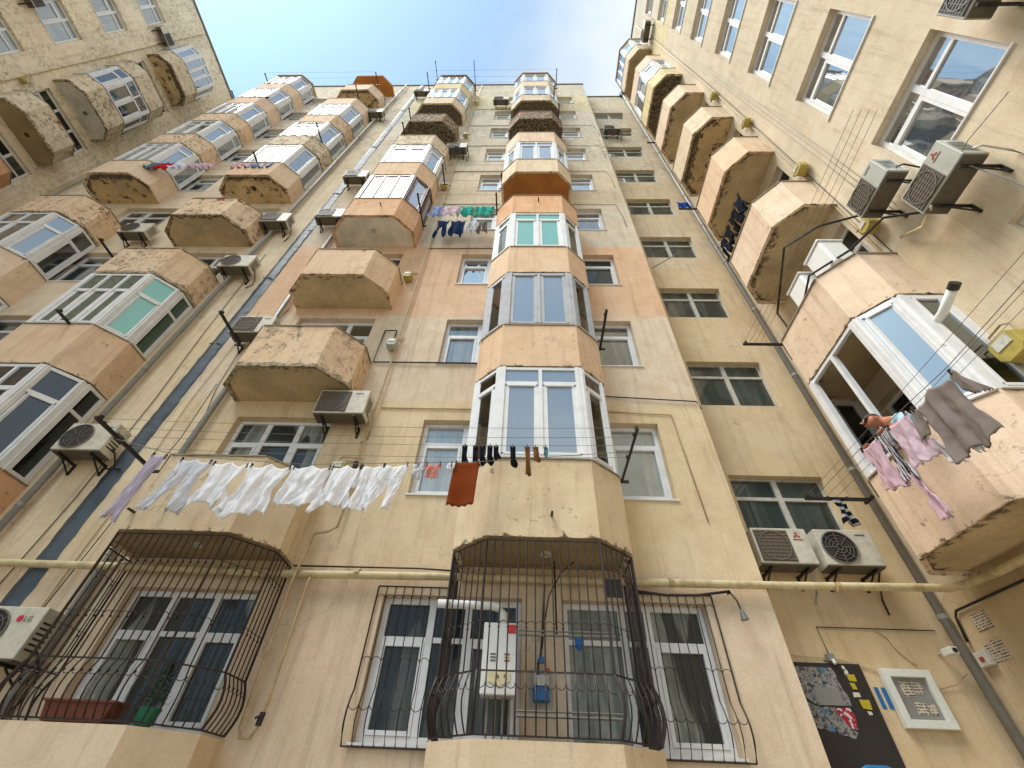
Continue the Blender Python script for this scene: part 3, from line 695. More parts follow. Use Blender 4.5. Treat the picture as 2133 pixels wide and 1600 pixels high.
def ac_unit(F, u, z, label, style='round', side=-1, w=.82, h=.55, d=.29, gap=.13, mat='ac_case', logo=None, tilt=0):
    """side: which half of the front carries the fan, along the wall frame"""
    t = TH('air_conditioner', label, 'air conditioner', F, u, 0, z, 'outdoor air conditioning units bracketed to the walls')
    if tilt: t.matrix_basis = t.matrix_basis @ Matrix.Rotation(R_(tilt), 4, 'Y')
    y0, y1 = gap, gap+d
    MB().box(-w/2, w/2, y0, y1, .02, h).build('casing', mat, t, bevel=.012)
    MB().box(-w/2+.02, w/2-.02, y0+.02, y1-.02, .0, .017).build('base_pan', 'ac_under', t)
    fx = side*w*.17; fr = h*.42
    m = MB()
    if style == 'round':
        m.disc((fx, y1+.003, h/2), (0,1,0), fr, .004, 24); m.build('fan_recess', 'ac_dark', t)
        m = MB(); m.disc((fx, y1+.010, h/2), (0,1,0), fr+.012, .012, 24, fr-.004)
        for r in (.2, .4, .6, .8): m.disc((fx, y1+.012, h/2), (0,1,0), fr*r, .006, 20, fr*r-.006)
        for a in range(8):
            c_, s_ = math.cos(a*math.pi/4), math.sin(a*math.pi/4); m.seg((fx+c_*.03, y1+.016, h/2+s_*.03), (fx+c_*fr, y1+.016, h/2+s_*fr), .007, .007)
        m.build('fan_grille', 'ac_grille', t)
    else:
        x0, x1 = (-w/2+.03, w*.14) if side < 0 else (-w*.14, w/2-.03)
        m.box(x0, x1, y1+.002, y1+.012, .05, h-.04); m.build('fan_recess', 'ac_mesh_brown' if style == 'mesh' else 'ac_dark', t)
        m = MB(); n = 9
        for i in range(n): 
            zz = .07+(h-.13)*i/(n-1); m.box(x0+.01, x1-.01, y1+.0135, y1+.019, zz-.004, zz+.004)
        cx_ = (x0+x1)/2; m.disc((cx_, y1+.0195, h/2), (0,1,0), fr*.95, .006, 22, fr*.9)
        for i in range(7):
            xx = x0+.03+(x1-x0-.06)*i/6; m.box(xx-.003, xx+.003, y1+.0135, y1+.018, .06, h-.05)
        m.build('fan_grille', 'ac_grille', t)
    # side louvres and the service valve
    m = MB(); sx = -side*(w/2)
    for i in range(6): m.box(sx-.003, sx+.003*(-side)+.003, y0+.06, y1-.05, .12+i*.055, .14+i*.055)
    m.build('side_louvre', 'ac_dark', t)
    for x in (-w*.32, w*.32):
        b = MB(); b.box(x-.018, x+.018, .0, .026, -.20, .0); b.box(x-.018, x+.018, .027, y1-.02, -.036, -.006); b.seg((x, .026, -.18), (x, y1-.14, -.04), .018, .018)
        b.build('bracket', 'black_iron', t)
    hr_ = random.Random(int(abs(u*31+z*17))); hx = -side*(w/2+.01); hl = hr_.uniform(.25, .5)
    MB().tube([(hx-.02*side*0, y0+.12, .16), (hx-side*.05, y0+.08, .10), (hx-side*.04, .05, -.05), (hx+hr_.uniform(-.05,.05), .022, -hl*.6), (hx+hr_.uniform(-.08,.08), .018, -hl)], .013, 6).build('hose', 'cable' if hr_.random() < .4 else 'pvc_old', t, smooth=True)
    if logo == 'diamonds':
        m = MB(); cx_ = -side*w*.30; zc = h*.80
        for a in (90, 210, 330):
            a = R_(a); r = .032; px_, pz_ = cx_+math.cos(a)*r*.9, zc+math.sin(a)*r*.9
            d1 = Vector((math.cos(a), 0, math.sin(a)))*r*.9; d2 = Vector((-math.sin(a), 0, math.cos(a)))*r*.5; c_ = Vector((px_, y1+.004, pz_))
            m.add([c_-d1, c_+d2, c_+d1, c_-d2, *[p+Vector((0,.003,0)) for p in (c_-d1, c_+d2, c_+d1, c_-d2)]], [(0,1,2,3), (4,5,6,7), (0,1,5,4), (1,2,6,5), (2,3,7,6), (3,0,4,7)])
        m.box(cx_-.07, cx_+.07, y1+.002, y1+.006, zc-.07, zc-.058)
        m.build('emblem', 'maroon_text', t)
    elif logo == 'strip':
        cx_ = -side*w*.30; MB().box(cx_-.07, cx_+.07, y1+.002, y1+.006, h*.84, h*.84+.016).build('emblem', 'grey_text', t)
    return t
A_ = ac_unit
A_(FM, -3.20, 6.36, 'grille fronted air conditioner tucked under the right end of the worn third floor balcony', 'mesh', -1, w=.88, logo='strip')
A_(FM, -5.78, 8.52, 'air conditioner with brown grille left of the worn third floor balcony, behind a black pole', 'mesh', -1, logo='strip')
A_(FM, -6.10, 17.2, 'dark bottomed air conditioner left of the white glazed balcony beside the grey joint strip', 'dark', -1)
A_(FM, -5.95, 14.0, 'dark air conditioner left of the brown framed glazed balcony', 'dark', -1, mat='ac_case_grey')
A_(FM, -7.15, 5.50, 'white air conditioner with a round fan beside the lowest left glazed balcony', 'round', -1, logo='strip')
A_(FM, -7.42, 11.15, 'air conditioner with a round fan right of the balcony with the green glazing', 'round', -1)
A_(FM, -11.3, 13.0, 'grimy air conditioner between two left balcony columns above white windows', 'round', -1)
A_(FM, -7.50, 13.7, 'tan air conditioner just right of the flaking fifth floor balcony on the left', 'dark', -1, mat='ac_case')
A_(FM, -7.62, 25.7, 'small air conditioner high up right of the left balcony column, near the roof', 'mesh', -1)
A_(FM, -2.92, 20.3, 'grey air conditioner hung right of a cream open balcony, above a rag', 'dark', -1, mat='ac_case_grey')
A_(FM, -1.55, 28.0, 'air conditioner on yellow plaster left of the top middle balconies', 'mesh', -1)
A_(FM, -6.10, 30.0, 'topmost air conditioner at the roofline beside the grey joint strip', 'mesh', -1, mat='ac_case_grey')
A_(FRc, 3.95, 25.2, 'rusty air conditioner in front of a stair window near the roof', 'dark', -1, mat='ac_case_grey')
A_(FRc, 3.76, 4.27, 'air conditioner with brown square grille under the lowest stair window, left of its pair', 'mesh', -1, w=.80, logo='diamonds')
A_(FRc, 4.68, 4.27, 'air conditioner with round black fan under the lowest stair window, right of its pair', 'round', -1, w=.80, logo='strip')
lg = A_(FM, -6.10, 2.66, 'white air conditioner with a pink emblem at the lower left edge beside the cage', 'round', -1, w=.85, h=.56)
MB().disc((.165, .4235, .43), (0,1,0), .036, .004, 20).build('emblem', 'logo_pink', lg)
text_mesh('LG', .085, 'grey_text', lg, (.215, .4255, .40), (R_(90), 0, 0), 'lettering')
A_(FRt, 2.73, 8.48, 'grey air conditioner on the right wing, farther of the two below the big window', 'mesh', 1, w=.72, h=.50, mat='ac_case_grey', d=.32, gap=.2, logo='strip')
A_(FRt, 2.20, 7.46, 'large grey air conditioner on the right wing, overlapping the big window sill', 'mesh', 1, w=.76, h=.52, mat='ac_case_grey', d=.32, gap=.2, logo='diamonds')
A_(FRt, .28, 8.62, 'air conditioner cut off by the top right corner of the picture', 'dark', 1, mat='ac_case_grey', d=.32, gap=.2)
A_(FRt, 2.9, 28.3, 'tiny air conditioner beside the topmost right wing balcony', 'round', 1)
A_(FLt, 2.95, 29.2, 'air conditioner with a round side vent near the roof edge of the left wing', 'dark', 1)
A_(FLt, .95, 22.6, 'dark air conditioner at the upper left picture edge above a white window', 'dark', 1)
# ---- gas meters
def meter(F, u, z, label, s_=1, mat='meter_yellow', y=.0):
    t = TH('gas_meter', label, 'gas meter', F, u, y, z, 'gas meters on the walls')
    w_, h_, d_ = .11*s_, .12*s_, .16*s_
    m = MB(); P4 = [(-w_, -h_*.6), (-w_*.6, -h_), (w_*.6, -h_), (w_, -h_*.6), (w_, h_*.5), (w_*.7, h_*.8), (-w_*.7, h_*.8), (-w_, h_*.5)]
    vs = [(x, .05, zz) for x, zz in P4]+[(x*.92, .05+d_, zz*.92) for x, zz in P4]; n = 8
    m.add(vs, [tuple(range(n)), tuple(range(n, 2*n))]+[(i, (i+1) % n, n+(i+1) % n, n+i) for i in range(n)]); m.build('body', mat, t, bevel=.008)
    MB().box(-w_*.55, w_*.55, .05+d_+.001, .05+d_+.012, -h_*.1, h_*.55).build('dial_plate', 'meter_face', t)
    m = MB(); m.tube([(-w_*.5, .1, h_*.7), (-w_*.5, .1, h_*1.6), (-w_*.1, .1, h_*1.9), (w_*2.0, .07, h_*1.9)], .014); m.tube([(w_*.5, .1, h_*.7), (w_*.5, .1, h_*1.3), (w_*1.8, .07, h_*1.35)], .014); m.build('pipe', 'pipe_tan', t)
    return t
meter(FM, -2.95, 5.42, 'yellow gas meter above the white laundry, lowest on the thin riser', 1.25)
meter(FM, -2.82, 8.55, 'grey-green gas meter on the third floor, framed by a black pipe loop', 1, 'ac_case_grey')
meter(FM, -3.03, 11.2, 'yellow gas meter right of the open fourth floor peach balcony')
meter(FM, -2.98, 17.1, 'yellow gas meter below the white glazed balcony by the laundry poles')
meter(FM, -2.86, 22.95, 'yellow gas meter right of the ruined dark balcony')
meter(FM, -2.92, 28.7, 'yellow gas meter on yellow plaster just below the roof')
meter(FRt, 3.28, 5.62, 'large yellow gas meter beside the glazed balcony with the leaning man', 1.6)
meter(FRt, 3.32, 8.75, 'gas meter with grey dial under the far right wing air conditioner', 1.1)
meter(FRt, 3.32, 11.35, 'yellow gas meter beside the orange open balcony of the right wing', 1.1)
meter(FRt, 3.3, 14.7, 'yellow gas meter beside the rough edged beige balcony of the right wing')
meter(FRt, 3.3, 17.6, 'yellow gas meter high on the right wing below a sooty balcony')
meter(FLt, 3.25, 20.6, 'yellow gas meter on the left wing near the red brick patch')
# ---- pipes
def pipe(name, label, pts, r, mat, cat='pipe', clamps=0, n=10, group=None):
    t = thing(name, label, cat, group=group)
    o = MB().tube(pts, r, n).build('tube', mat, t, smooth=True)
    if clamps:
        p, q = Vector(pts[0]), Vector(pts[-1]); Ls = (q-p).length; k = int(Ls/clamps)
        for i in range(k):
            c_ = p.lerp(q, (i+.5)/k); a = (q-p).normalized()
            MB().tube([c_-a*.03, c_+a*.03], r*1.22, n).build('clamp', 'black_iron' if r < .05 else mat, t)
    return t
pipe('drainpipe', 'grey drainpipe running the full height left of the dark joint strip', [(-7.6, 5.83, .2), (-7.6, 5.83, 33.3)], .05, 'pipe_grey', 'drainpipe', 2.98)
pipe('drainpipe', 'grey drainpipe passing behind the iron cage and the open balconies', [(-5.68, 5.84, .2), (-5.72, 5.84, 14.2)], .052, 'pipe_grey', 'drainpipe', 2.98)
dp = pipe('drainpipe', 'long grey drainpipe in the corner between stair bay and right wing', [(5.66, 6.47, .2), (5.66, 6.47, 33.2)], .055, 'pipe_grey', 'drainpipe', 2.2)
MB().tube([(5.62, 6.45, 33.2), (5.62, 6.45, 33.55)], [.06, .16]).build('hopper', 'ac_dark', dp)
gp = thing('gas_pipe', 'thick yellow gas pipe crossing the whole front above the ground floor windows', 'pipe')
MB().tube([(-20, 5.80, 3.86), (-5.5, 5.82, 3.84), (-3.1, 5.80, 3.80), (-1.0, 5.84, 3.84), (1.5, 5.84, 3.84), (3.3, 5.82, 3.84), (5.1, 5.90, 3.90), (5.45, 5.90, 3.90), (5.58, 5.75, 3.90), (5.62, 5.3, 3.88), (5.62, -6, 3.88)], .050, 12).build('tube', 'pipe_yellow', gp, smooth=True)
for x in (-8, -4.9, -2.2, 1.9, 4.0): MB().tube([(x-.03, 5.82, 3.84), (x+.03, 5.82, 3.84)], .060, 12).build('clamp', 'pipe_tan', gp)
gr = thing('gas_riser', 'thin tan gas riser climbing from the thick pipe to the roof, right of open balconies', 'pipe')
MB().tube([(-2.97, 5.86, 33.2), (-2.90, 5.86, 20), (-2.80, 5.86, 13.9), (-2.73, 5.86, 7.4), (-2.74, 5.86, 5.6), (-2.68, 5.86, 5.0), (-2.70, 5.86, 4.5), (-2.80, 5.84, 4.42), (-2.98, 5.84, 4.38), (-2.98, 5.82, 4.25), (-2.96, 5.72, 3.95), (-2.98, 5.72, 3.7), (-3.0, 5.84, 2.2), (-2.97, 5.84, 2.12), (-2.86, 5.84, 2.12), (-2.82, 5.84, 2.2), (-2.80, 5.84, 2.45), (-2.80, 5.78, 3.7), (-2.79, 5.80, 3.8)], .019, 8).build('tube', 'pipe_tan', gr, smooth=True)
MB().tube([(-2.82, 5.84, 2.22), (-2.81, 5.84, 2.34)], .032, 8).build('valve', 'black_iron', gr); MB().tube([(-2.74, 5.86, 5.5), (-2.74, 5.86, 5.62)], .04, 8).build('valve', 'black_iron', gr)
MB().seg((-2.86, 5.80, 2.28), (-2.78, 5.80, 2.32), .012, .02).build('valve_handle', 'iron', gr)
# joint strip: overlapping sheets with a torn edge
js = thing('joint_cover', 'dark grey sheet metal strip covering the joint down the front, with ragged sealant edges', 'joint cover')
zz = 0
rr = random.Random(11)
segs_ = []
while zz < 33.3:
    z2 = min(zz+rr.uniform(2.2, 3.4), 33.45); segs_.append((zz, z2)); zz = z2-.12
for i, (a, b) in enumerate(segs_):
    m = MB(); n = 24; vs = []; yy = 5.925 if i % 2 else 5.915
    for j in range(n+1):
        z_ = a+(b-a)*j/n; l = -6.66-.15+rr.uniform(-.012, .012); r_ = -6.66+.15+rr.uniform(-.012, .012); bow = -.03
        vs += [(l, YM-.004, z_), (l+.03, yy, z_), (-6.68, yy+bow, z_), (r_-.03, yy, z_), (r_, YM-.004, z_)]
    fs = [(j*5+k, j*5+k+1, j*5+k+6, j*5+k+5) for j in range(n) for k in range(4)]
    m.add(vs, fs).build('sheet', 'joint_sheet', js, fix=False)
    MB().box(-6.80, -6.56, yy-.034, yy-.026, a+.02, a+.05).build('lap', 'ac_dark', js)
# ---- cables
def cable(label, pts, r=.008, mat='cable', name='cable', cat='cable'):
    return tag(MB().tube(pts, r, 5).build(name, mat, None, smooth=True), label, cat)
yc = YM-.02
FLN = ['first', 'second', 'third', 'fourth', 'fifth', 'sixth', 'seventh', 'eighth', 'ninth', 'tenth']
cable('dark pipe run looping round the third floor gas meter then right to the middle balcony', [(-.95, yc-.02, 8.08), (-3.12, yc-.02, 8.08), (-3.12, yc-.02, 9.1), (-2.86, yc-.02, 9.12), (-2.86, yc-.02, 8.8)], .016, 'black_iron')
cable('dark conduit from the middle glazed balcony right to the stair bay corner', [(1.35, yc-.02, 7.22), (3.1, yc-.02, 7.12), (3.25, 6.1, 7.12)], .012)
cable('tan conduit under the second floor, left of the middle balcony', [(-2.65, yc, 6.86), (-.92, yc, 6.86)], .012, 'pipe_tan')
cable('tan conduit right of the lowest glazed balcony, bending down the corner', [(1.35, yc, 6.86), (2.58, yc, 6.80), (2.60, yc, 6.3), (2.66, yc, 4.75)], .010, 'pipe_tan')
for k in (3, 4, 5, 6, 7, 8):
    z_ = 6.9+FH*(k-1)
    cable(f'thin dark conduit on the {FLN[k]} floor between riser and middle balcony', [(-2.85, yc, z_), (-.95, yc, z_+.02)], .011)
    if k in (4, 5, 6, 7): cable(f'thin conduit right of the middle balcony on the {FLN[k]} floor ending in a drop', [(1.35, yc, z_), (2.6+.05*k, yc, z_-.02), (2.7+.05*k, yc, z_-.9), (2.72+.05*k, yc, z_-1.6)], .007)
cable('sagging grey cable left of the joint strip', [(-7.3, yc, 12.5), (-7.15, yc, 9), (-7.0, yc, 7), (-6.95, yc, 4.9), (-7.05, yc, 2.5)], .007)
cable('thin brown cable close to the right of the joint strip', [(-6.25, yc, 9.8), (-6.3, yc, 7), (-6.22, yc, 5.2), (-6.2, yc, 2.9)], .007, 'pipe_tan')
cable('black cable looping from the open fourth floor balcony down the wall', [(-5.6, yc, 9.9), (-6.05, yc, 8.3), (-5.98, yc, 7.3), (-5.8, yc, 6.5)], .006)
cable('cable drooping across the open third floor balcony side', [(-5.5, 5.4, 6.9), (-5.75, 5.7, 5.9), (-6.0, 5.85, 5.0), (-6.1, 5.85, 3.2)], .007)
cable('bundle of thin black cables under the yellow pipe, left', [(-3.1, 5.83, 3.92), (-1.4, 5.83, 3.93), (-.95, 5.80, 3.90)], .012)
cable('sagging black cable bundle under the yellow pipe right of the cage', [(1.35, 5.80, 3.72), (1.8, 5.82, 3.68), (2.2, 5.82, 3.69), (2.62, 5.82, 3.75)], .018)
for u_, lb in ((2.86, 'first'), (2.94, 'second'), (3.03, 'third')):
    cable(f'vertical cable on the right wing past the big window, the {lb} of three', [(XR-.02, u_-.05, 20), (XR-.02, u_, 11), (XR-.02, u_+.05, 8.6)], .0045, 'wire_light')
cable('long rusty conduit climbing the right wing beside the balcony column', [(XR-.03, 3.66, 3.95), (XR-.03, 3.62, 7), (XR-.03, 3.42, 12), (XR-.03, 3.25, 18), (XR-.03, 3.1, 32.8)], .018, 'pipe_tan')
cable('thin black cable beside the rusty conduit of the right wing', [(XR-.02, 3.52, 5), (XR-.02, 3.5, 7), (XR-.02, 3.36, 12), (XR-.02, 3.19, 18), (XR-.02, 3.02, 32)], .008)
cable('grey hose hanging from the big grey air conditioner', [(5.35, 1.95, 7.45), (5.5, 1.95, 7.0), (5.7, 2.05, 6.2), (5.72, 2.2, 5.7)], .010, 'pipe_grey')
cable('pale drain tube slanting from the air conditioners to the balcony meter', [(5.25, 2.45, 7.45), (5.45, 2.8, 7.6), (5.68, 3.2, 8.1)], .022, 'pipe_yellow')
cable('grey pole slanting off the lower stair bay window ledge', [(3.22, 5.95, 11.9), (3.9, 5.6, 12.1)], .015, 'pipe_grey', 'pole', 'pole')
cable('wires from the right edge down to the big air conditioner', [(5.3, 1.2, 7.5), (5.25, 1.7, 7.55), (5.25, 2.0, 7.52)], .006, 'wire')
cable('black cable tracing a rectangle on the entrance wall below the yellow pipe', [(5.55, YR-.015, 3.60), (3.98, YR-.015, 3.60), (4.0, YR-.015, 3.28), (4.05, YR-.015, 3.2), (3.9, YR-.015, 3.2)], .007)
cable('loose brown wire curling over the entrance wall', [(4.72, YR-.015, 3.6), (4.85, YR-.015, 3.5), (4.9, YR-.015, 3.35), (5.0, YR-.015, 3.22), (5.06, YR-.015, 3.18)], .006, 'pipe_tan')
cable('thin wire from the notice frame across to the drainpipe', [(3.4, YR-.015, 3.25), (4.1, YR-.015, 3.22), (4.5, YR-.015, 3.1), (5.15, YR-.015, 2.92), (5.4, YR-.03, 2.98), (5.6, YR-.06, 3.1)], .005, 'pipe_tan')
cable('dark conduit running along the right wing then down to a small lamp box', [(XR-.03, 3.5, 3.72), (XR-.03, 4.8, 3.74), (XR-.03, 6.28, 3.76), (XR-.03, 6.34, 3.7), (XR-.03, 6.40, 3.42)], .016, 'cable')
cable('rusty conduit on the left wing between windows and balconies', [(XL+.03, 3.15, 12), (XL+.03, 3.15, 20), (XL+.03, 3.2, 25), (XL+.03, 3.3, 33.2)], .02, 'pipe_tan')
cable('pale conduit in the corner of the left wing and the front', [(-16.55, 5.86, 12), (-16.55, 5.86, 24)], .03, 'pipe_grey')
# ---- clothes poles and lines
def pole(label, base, tip, knobs=2, r=.018, T=True):
    t = thing('clothes_pole', label, 'clothes pole', base, 'iron poles holding the clothes lines')
    b = Vector((0,0,0)); e = Vector(tip)-Vector(base)
    MB().seg(b, e, r*2, r*2).build('arm', 'black_iron', t)
    d = e.normalized(); up = Vector((0,0,1))
    for i in range(knobs):
        c_ = e*((i+1.2)/(knobs+.5)); MB().disc(c_+up*.02, d.cross(up), .028, .03, 8).build('pulley', 'iron', t)
    if T:
        s_ = d.cross(up).normalized(); MB().seg(b-s_*.10+d*.02, b+s_*.10+d*.02, .03, .04).build('foot', 'black_iron', t)
    MB().seg(e-d*.06-up*.005, e+up*.07-d*.06, .03, .05).build('hook', 'black_iron', t)
    return t
def vpt(F, u, v, z): return tuple(F @ Vector((u, v, z)))
PL = [(FM, -5.52, .50, 1.76, 5.08, 'long slanting pole at the left end of the white laundry'), (FM, 1.38, .50, 1.72, 5.08, 'thin pole at the right end of the lowest laundry lines'),
      (FM, -5.68, .45, 1.28, 8.06, 'black pole at the left corner of the worn third floor balcony'), (FM, 1.40, .45, 1.38, 8.06, 'black pole right of the middle third floor balcony'),
      (FM, -8.8, .78, 1.28, 8.06, 'black pole on the rim below the green glazing'), (FM, -3.16, .10, 1.10, 14.04, 'pole at the right corner of the brown glazed balcony'),
      (FM, -.93, .45, 1.10, 14.04, 'pole holding the coloured laundry near the orange middle balcony'), (FM, -2.92, .20, .9, 17.02, 'pole right of the white glazed balcony, one floor over the coloured laundry'),
      (FM, -.95, .05, .6, 17.02, 'pole left of the balcony with the brown underside'), (FM, 1.2, .6, 1.3, 22.98, 'pole at the right corner below the sooty middle balcony'),
      (FM, 1.1, .7, 1.4, 25.96, 'pole at the right corner over the sooty middle balcony'), (FM, 1.32, .68, 1.57, 28.92, 'pole standing against the sky at the top middle balcony'),
      (FM, -5.4, .70, 1.46, 28.92, 'pole against the sky left of the top balcony near the strip'), (FM, -4.9, 1.1, 1.94, 28.92, 'thin grey pole above the top balcony, the left of two'),
      (FM, -2.92, .6, 1.93, 28.92, 'thin grey pole above the top balcony, the right of two'), (FM, -5.2, .6, 1.2, 22.98, 'pole at the left corner of the ruined dark balcony'),
      (FM, -4.8, .9, 1.4, 20.0, 'short pole in front of the cream balcony below the ruined one'),
      (FM, -9.2, .6, 1.3, 17.02, 'pole on the rim of the left balcony with a round lamp'), (FM, -8.1, .5, 1.4, 20.0, 'tall black pole right of the left balconies, seventh floor'),
      (FM, -10.2, .5, 1.2, 11.04, 'pole left of the worn left balcony, fourth floor'), (FM, -8.3, .8, 1.5, 25.96, 'pole sticking up beside the upper left balconies, ninth floor'),
      (FM, -8.1, .9, 1.5, 28.92, 'pole crossing the brown canopy at the roof'), (FM, -14.0, .75, 1.5, 28.92, 'pole against the sky over the far left balconies'),
      (FM, -14.4, .7, 1.3, 25.96, 'leaning pole against the sky at the left roof corner'), (FM, -13.9, .9, 1.3, 11.04, 'pole at the far left balcony of the fourth floor'),
      (FRt, 5.31, .85, 1.70, 8.06, 'pole with four pulleys between two right wing balconies'), (FRt, 5.66, .80, 1.72, 5.02, 'pole with striped black rag left of the leaning man'),
      (FRt, 5.3, .9, 1.5, 14.04, 'pole beside a small blue cloth in the recess'), (FRt, 5.3, .9, 1.3, 20.0, 'small pole high in the stair recess')]
for F, u, v0, v1, z_, lb in PL: pole(lb, vpt(F, u, v0, z_), vpt(F, u, v1, z_), 3 if 'pulleys' in lb or 'striped' in lb else 2, .014 if 'thin' in lb else .02)
def line_set(label, pairs, sag=.08, r=.0036, mat='wire'):
    m = MB()
    for a, b in pairs:
        a, b = Vector(a), Vector(b); n = 10; m.tube([a.lerp(b, i/n)-Vector((0,0,sag*4*(i/n)*(1-i/n))) for i in range(n+1)], r, 4)
    return tag(m.build('clothes_lines', mat, None), label, 'clothes line')
line_set('four clothes lines strung before the second floor balconies', [((-5.52, y, 5.12), (1.38, y, 5.12)) for y in (4.26, 4.45, 4.62)]+[((-5.52, 4.86, 5.1), (1.38, 4.86, 5.1))], .06)
line_set('clothes lines holding the coloured laundry on the fifth floor', [((-3.16, y, 14.06), (-.93, y, 14.06)) for y in (4.9, 5.23, 5.66)], .02)
line_set('clothes lines on the sixth floor, empty', [((-2.92, y, 17.04), (-.95, y, 17.04)) for y in (5.1, 5.35, 5.6)], .02)
line_set('clothes lines against the sky at the top balconies', [((-5.4, y, 28.96), (1.32, y, 28.96)) for y in (4.42, 4.7, 4.95, 5.2)], .05)
line_set('empty clothes lines against the sky, upper left', [((-14.0, y, 28.96), (-8.1, y, 28.96)) for y in (4.45, 4.7)], .05)
line_set('parallel clothes lines reaching right to left past the leaning man', [((x, 5.66, 5.05), (x-.05, -2.5, 5.1)) for x in (4.06, 4.34, 4.48)], .06, .0035, 'wire')
line_set('clothes lines on the third floor of the right wing', [((x, 5.31, 8.1), (x, 1.5, 8.1)) for x in (4.08, 4.18, 4.28, 4.38)], .05, .0035, 'wire')
line_set('faint lines between left balconies with patterned washing', [((-13.1, 5.2-.1*j, 17.0), (-8.2, 5.2-.1*j, 17.0)) for j in range(2)], .03)
# black tube frame round the open third floor balcony of the right wing
bf = tag(MB().tube([vpt(FRt, 5.3, .66, 8.1), vpt(FRt, 5.28, .72, 9.0), vpt(FRt, 3.9, 1.12, 9.1), vpt(FRt, 3.5, .7, 9.1), vpt(FRt, 3.3, .1, 9.1)], .022, 6).tube([vpt(FRt, 5.33, .7, 8.14), vpt(FRt, 3.9, 1.1, 8.14), vpt(FRt, 3.44, .68, 8.14), vpt(FRt, 2.9, .5, 8.1), vpt(FRt, 2.6, .1, 7.7)], .02, 6).build('tube_frame', 'black_iron', None), 'rusty black tube frame round the open third floor balcony of the right wing', 'metal frame')
# ---- window cages
def cage(label, poly, uc, zt=3.94, zb=2.13, step=.092, bulge=.075):
    t = TH('window_cage', label, 'window cage', FM, uc, 0, 0, 'black iron cages closing the ground floor balconies')
    pp = inset(poly, .02); pts = []
    for i in range(len(pp)-1):
        p, q = Vector(pp[i]), Vector(pp[i+1]); Ls = (q-p).length; n = max(1, round(Ls/step)); d = (q-p)/Ls; nn = Vector((-d.y, d.x))
        if nn.dot(p-Vector((0, .3))) < 0: nn = -nn
        for j in range(n): pts.append((p+d*(Ls*j/n), nn, j == 0))
    pts.append((Vector(pp[-1]), Vector((1, 0)), True))
    def P3(p, nn, z):
        b = 0
        if z < 2.62: b = bulge*math.sin(math.pi*min(1, max(0, (2.62-z)/(2.62-zb)))**1.0)*(1 if z > zb else 0)
        return (p.x+nn.x*b, p.y+nn.y*b, z)
    for p, nn, cor in pts:
        zs_ = [zt, 3.2, 2.62, 2.54, 2.46, 2.38, 2.30, 2.23, 2.17, zb]
        MB().tube([P3(p, nn, z_) for z_ in zs_], .015 if cor else .008, 5).build('post' if cor else 'bar', 'iron', t)
    for z_ in (zt, 2.62, zb):
        m = MB(); q = [P3(p, nn, z_) for p, nn, c_ in pts]
        for a, b in zip(q, q[1:]): m.seg(a, b, .014, .014)
        m.build('rail', 'iron', t)
    for z_, up in ((3.62, 1), (3.02, 1), (2.52, -1)):
        m = MB(); kn = MB()
        for (p, n1, _), (q, n2, _) in zip(pts, pts[1:]):
            a = Vector(P3(p, n1, z_)); b = Vector(P3(q, n2, z_)); r = (b-a).length/2; c_ = (a+b)/2; d = (b-a).normalized()
            m.tube([c_-d*r*math.cos(math.pi*k/6)+Vector((0,0,up*r*math.sin(math.pi*k/6))) for k in range(7)], .004, 4)
            m.disc(a-Vector((0,.004,.01)), (0,-1,0), .013, .012, 6)
        m.build('scroll', 'iron', t)
    return t
cage('iron cage with scrolls round the middle ground floor balcony, holding a boiler', POLY_D, uD)
cage('iron cage with bulging bars round the left ground floor balcony, holding flower boxes', POLY_C, uC)
def grille(label, u0, u1, zb, zt, open_to):
    t = TH('window_grille', label, 'window grille', FM, 0, 0, 0, 'flat bulging grilles beside the middle cage')
    n = round((u1-u0)/.115)
    def P3(x, z): return (x, .03+(.10*math.sin(math.pi*(2.6-z)/(2.6-zb)) if z < 2.6 else 0), z)
    for i in range(n+1):
        x = u0+(u1-u0)*i/n; MB().tube([P3(x, z_) for z_ in (zt, 3.0, 2.6, 2.5, 2.4, 2.3, 2.22, zb)], .010 if i in (0, n) else .0065, 5).build('bar', 'iron', t)
    for z_ in (zt, zb): MB().seg(P3(u0, z_), P3(u1, z_), .014, .014).build('rail', 'iron', t)
    for z_, up in ((zt-.16, 1), (2.86, 1), (2.45, -1)):
        m = MB(); r = (u1-u0)/n/2
        for i in range(n):
            c_ = Vector(P3(u0+(u1-u0)*(i+.5)/n, z_)); m.tube([c_+Vector((-r*math.cos(math.pi*k/6), 0, up*r*math.sin(math.pi*k/6))) for k in range(7)], .004, 4)
        m.build('scroll', 'iron', t)
grille('bulging iron grille over the white window left of the middle cage', -1.90, -.98, 2.09, 3.72, 1)
grille('bulging iron grille over the curtained window right of the middle cage', 1.42, 2.40, 2.09, 3.72, -1)
# ---- inside the middle cage
bo = TH('boiler', 'white wall boiler with red sticker inside the middle cage', 'boiler', FM, -.25, .32, 2.50)
MB().box(-.19, .19, 0, .22, 0, .68).build('casing', 'white_plastic', bo, bevel=.012)
MB().prism([(-.13, 0), (.13, 0), (.115, .0), (0, 0)], 0, .001) 
m = MB(); hp = [(-.12, .20), (.12, .20), (.12, .12), (0, .075), (-.12, .12)]
m.add([(x, .222, z_) for x, z_ in hp]+[(x, .234, z_) for x, z_ in hp], [(0,1,2,3,4), (5,6,7,8,9)]+[(i, (i+1) % 5, 5+(i+1) % 5, 5+i) for i in range(5)]); m.build('control_panel', 'cream_plastic', bo)
MB().disc((.07, .235, .165), (0,1,0), .016, .012, 12).build('knob', 'grey_text', bo); MB().disc((-.01, .235, .16), (0,1,0), .014, .01, 12).build('knob', 'grey_text', bo)
MB().box(.07, .17, .221, .226, .57, .66).build('sticker', 'red_plastic', bo)
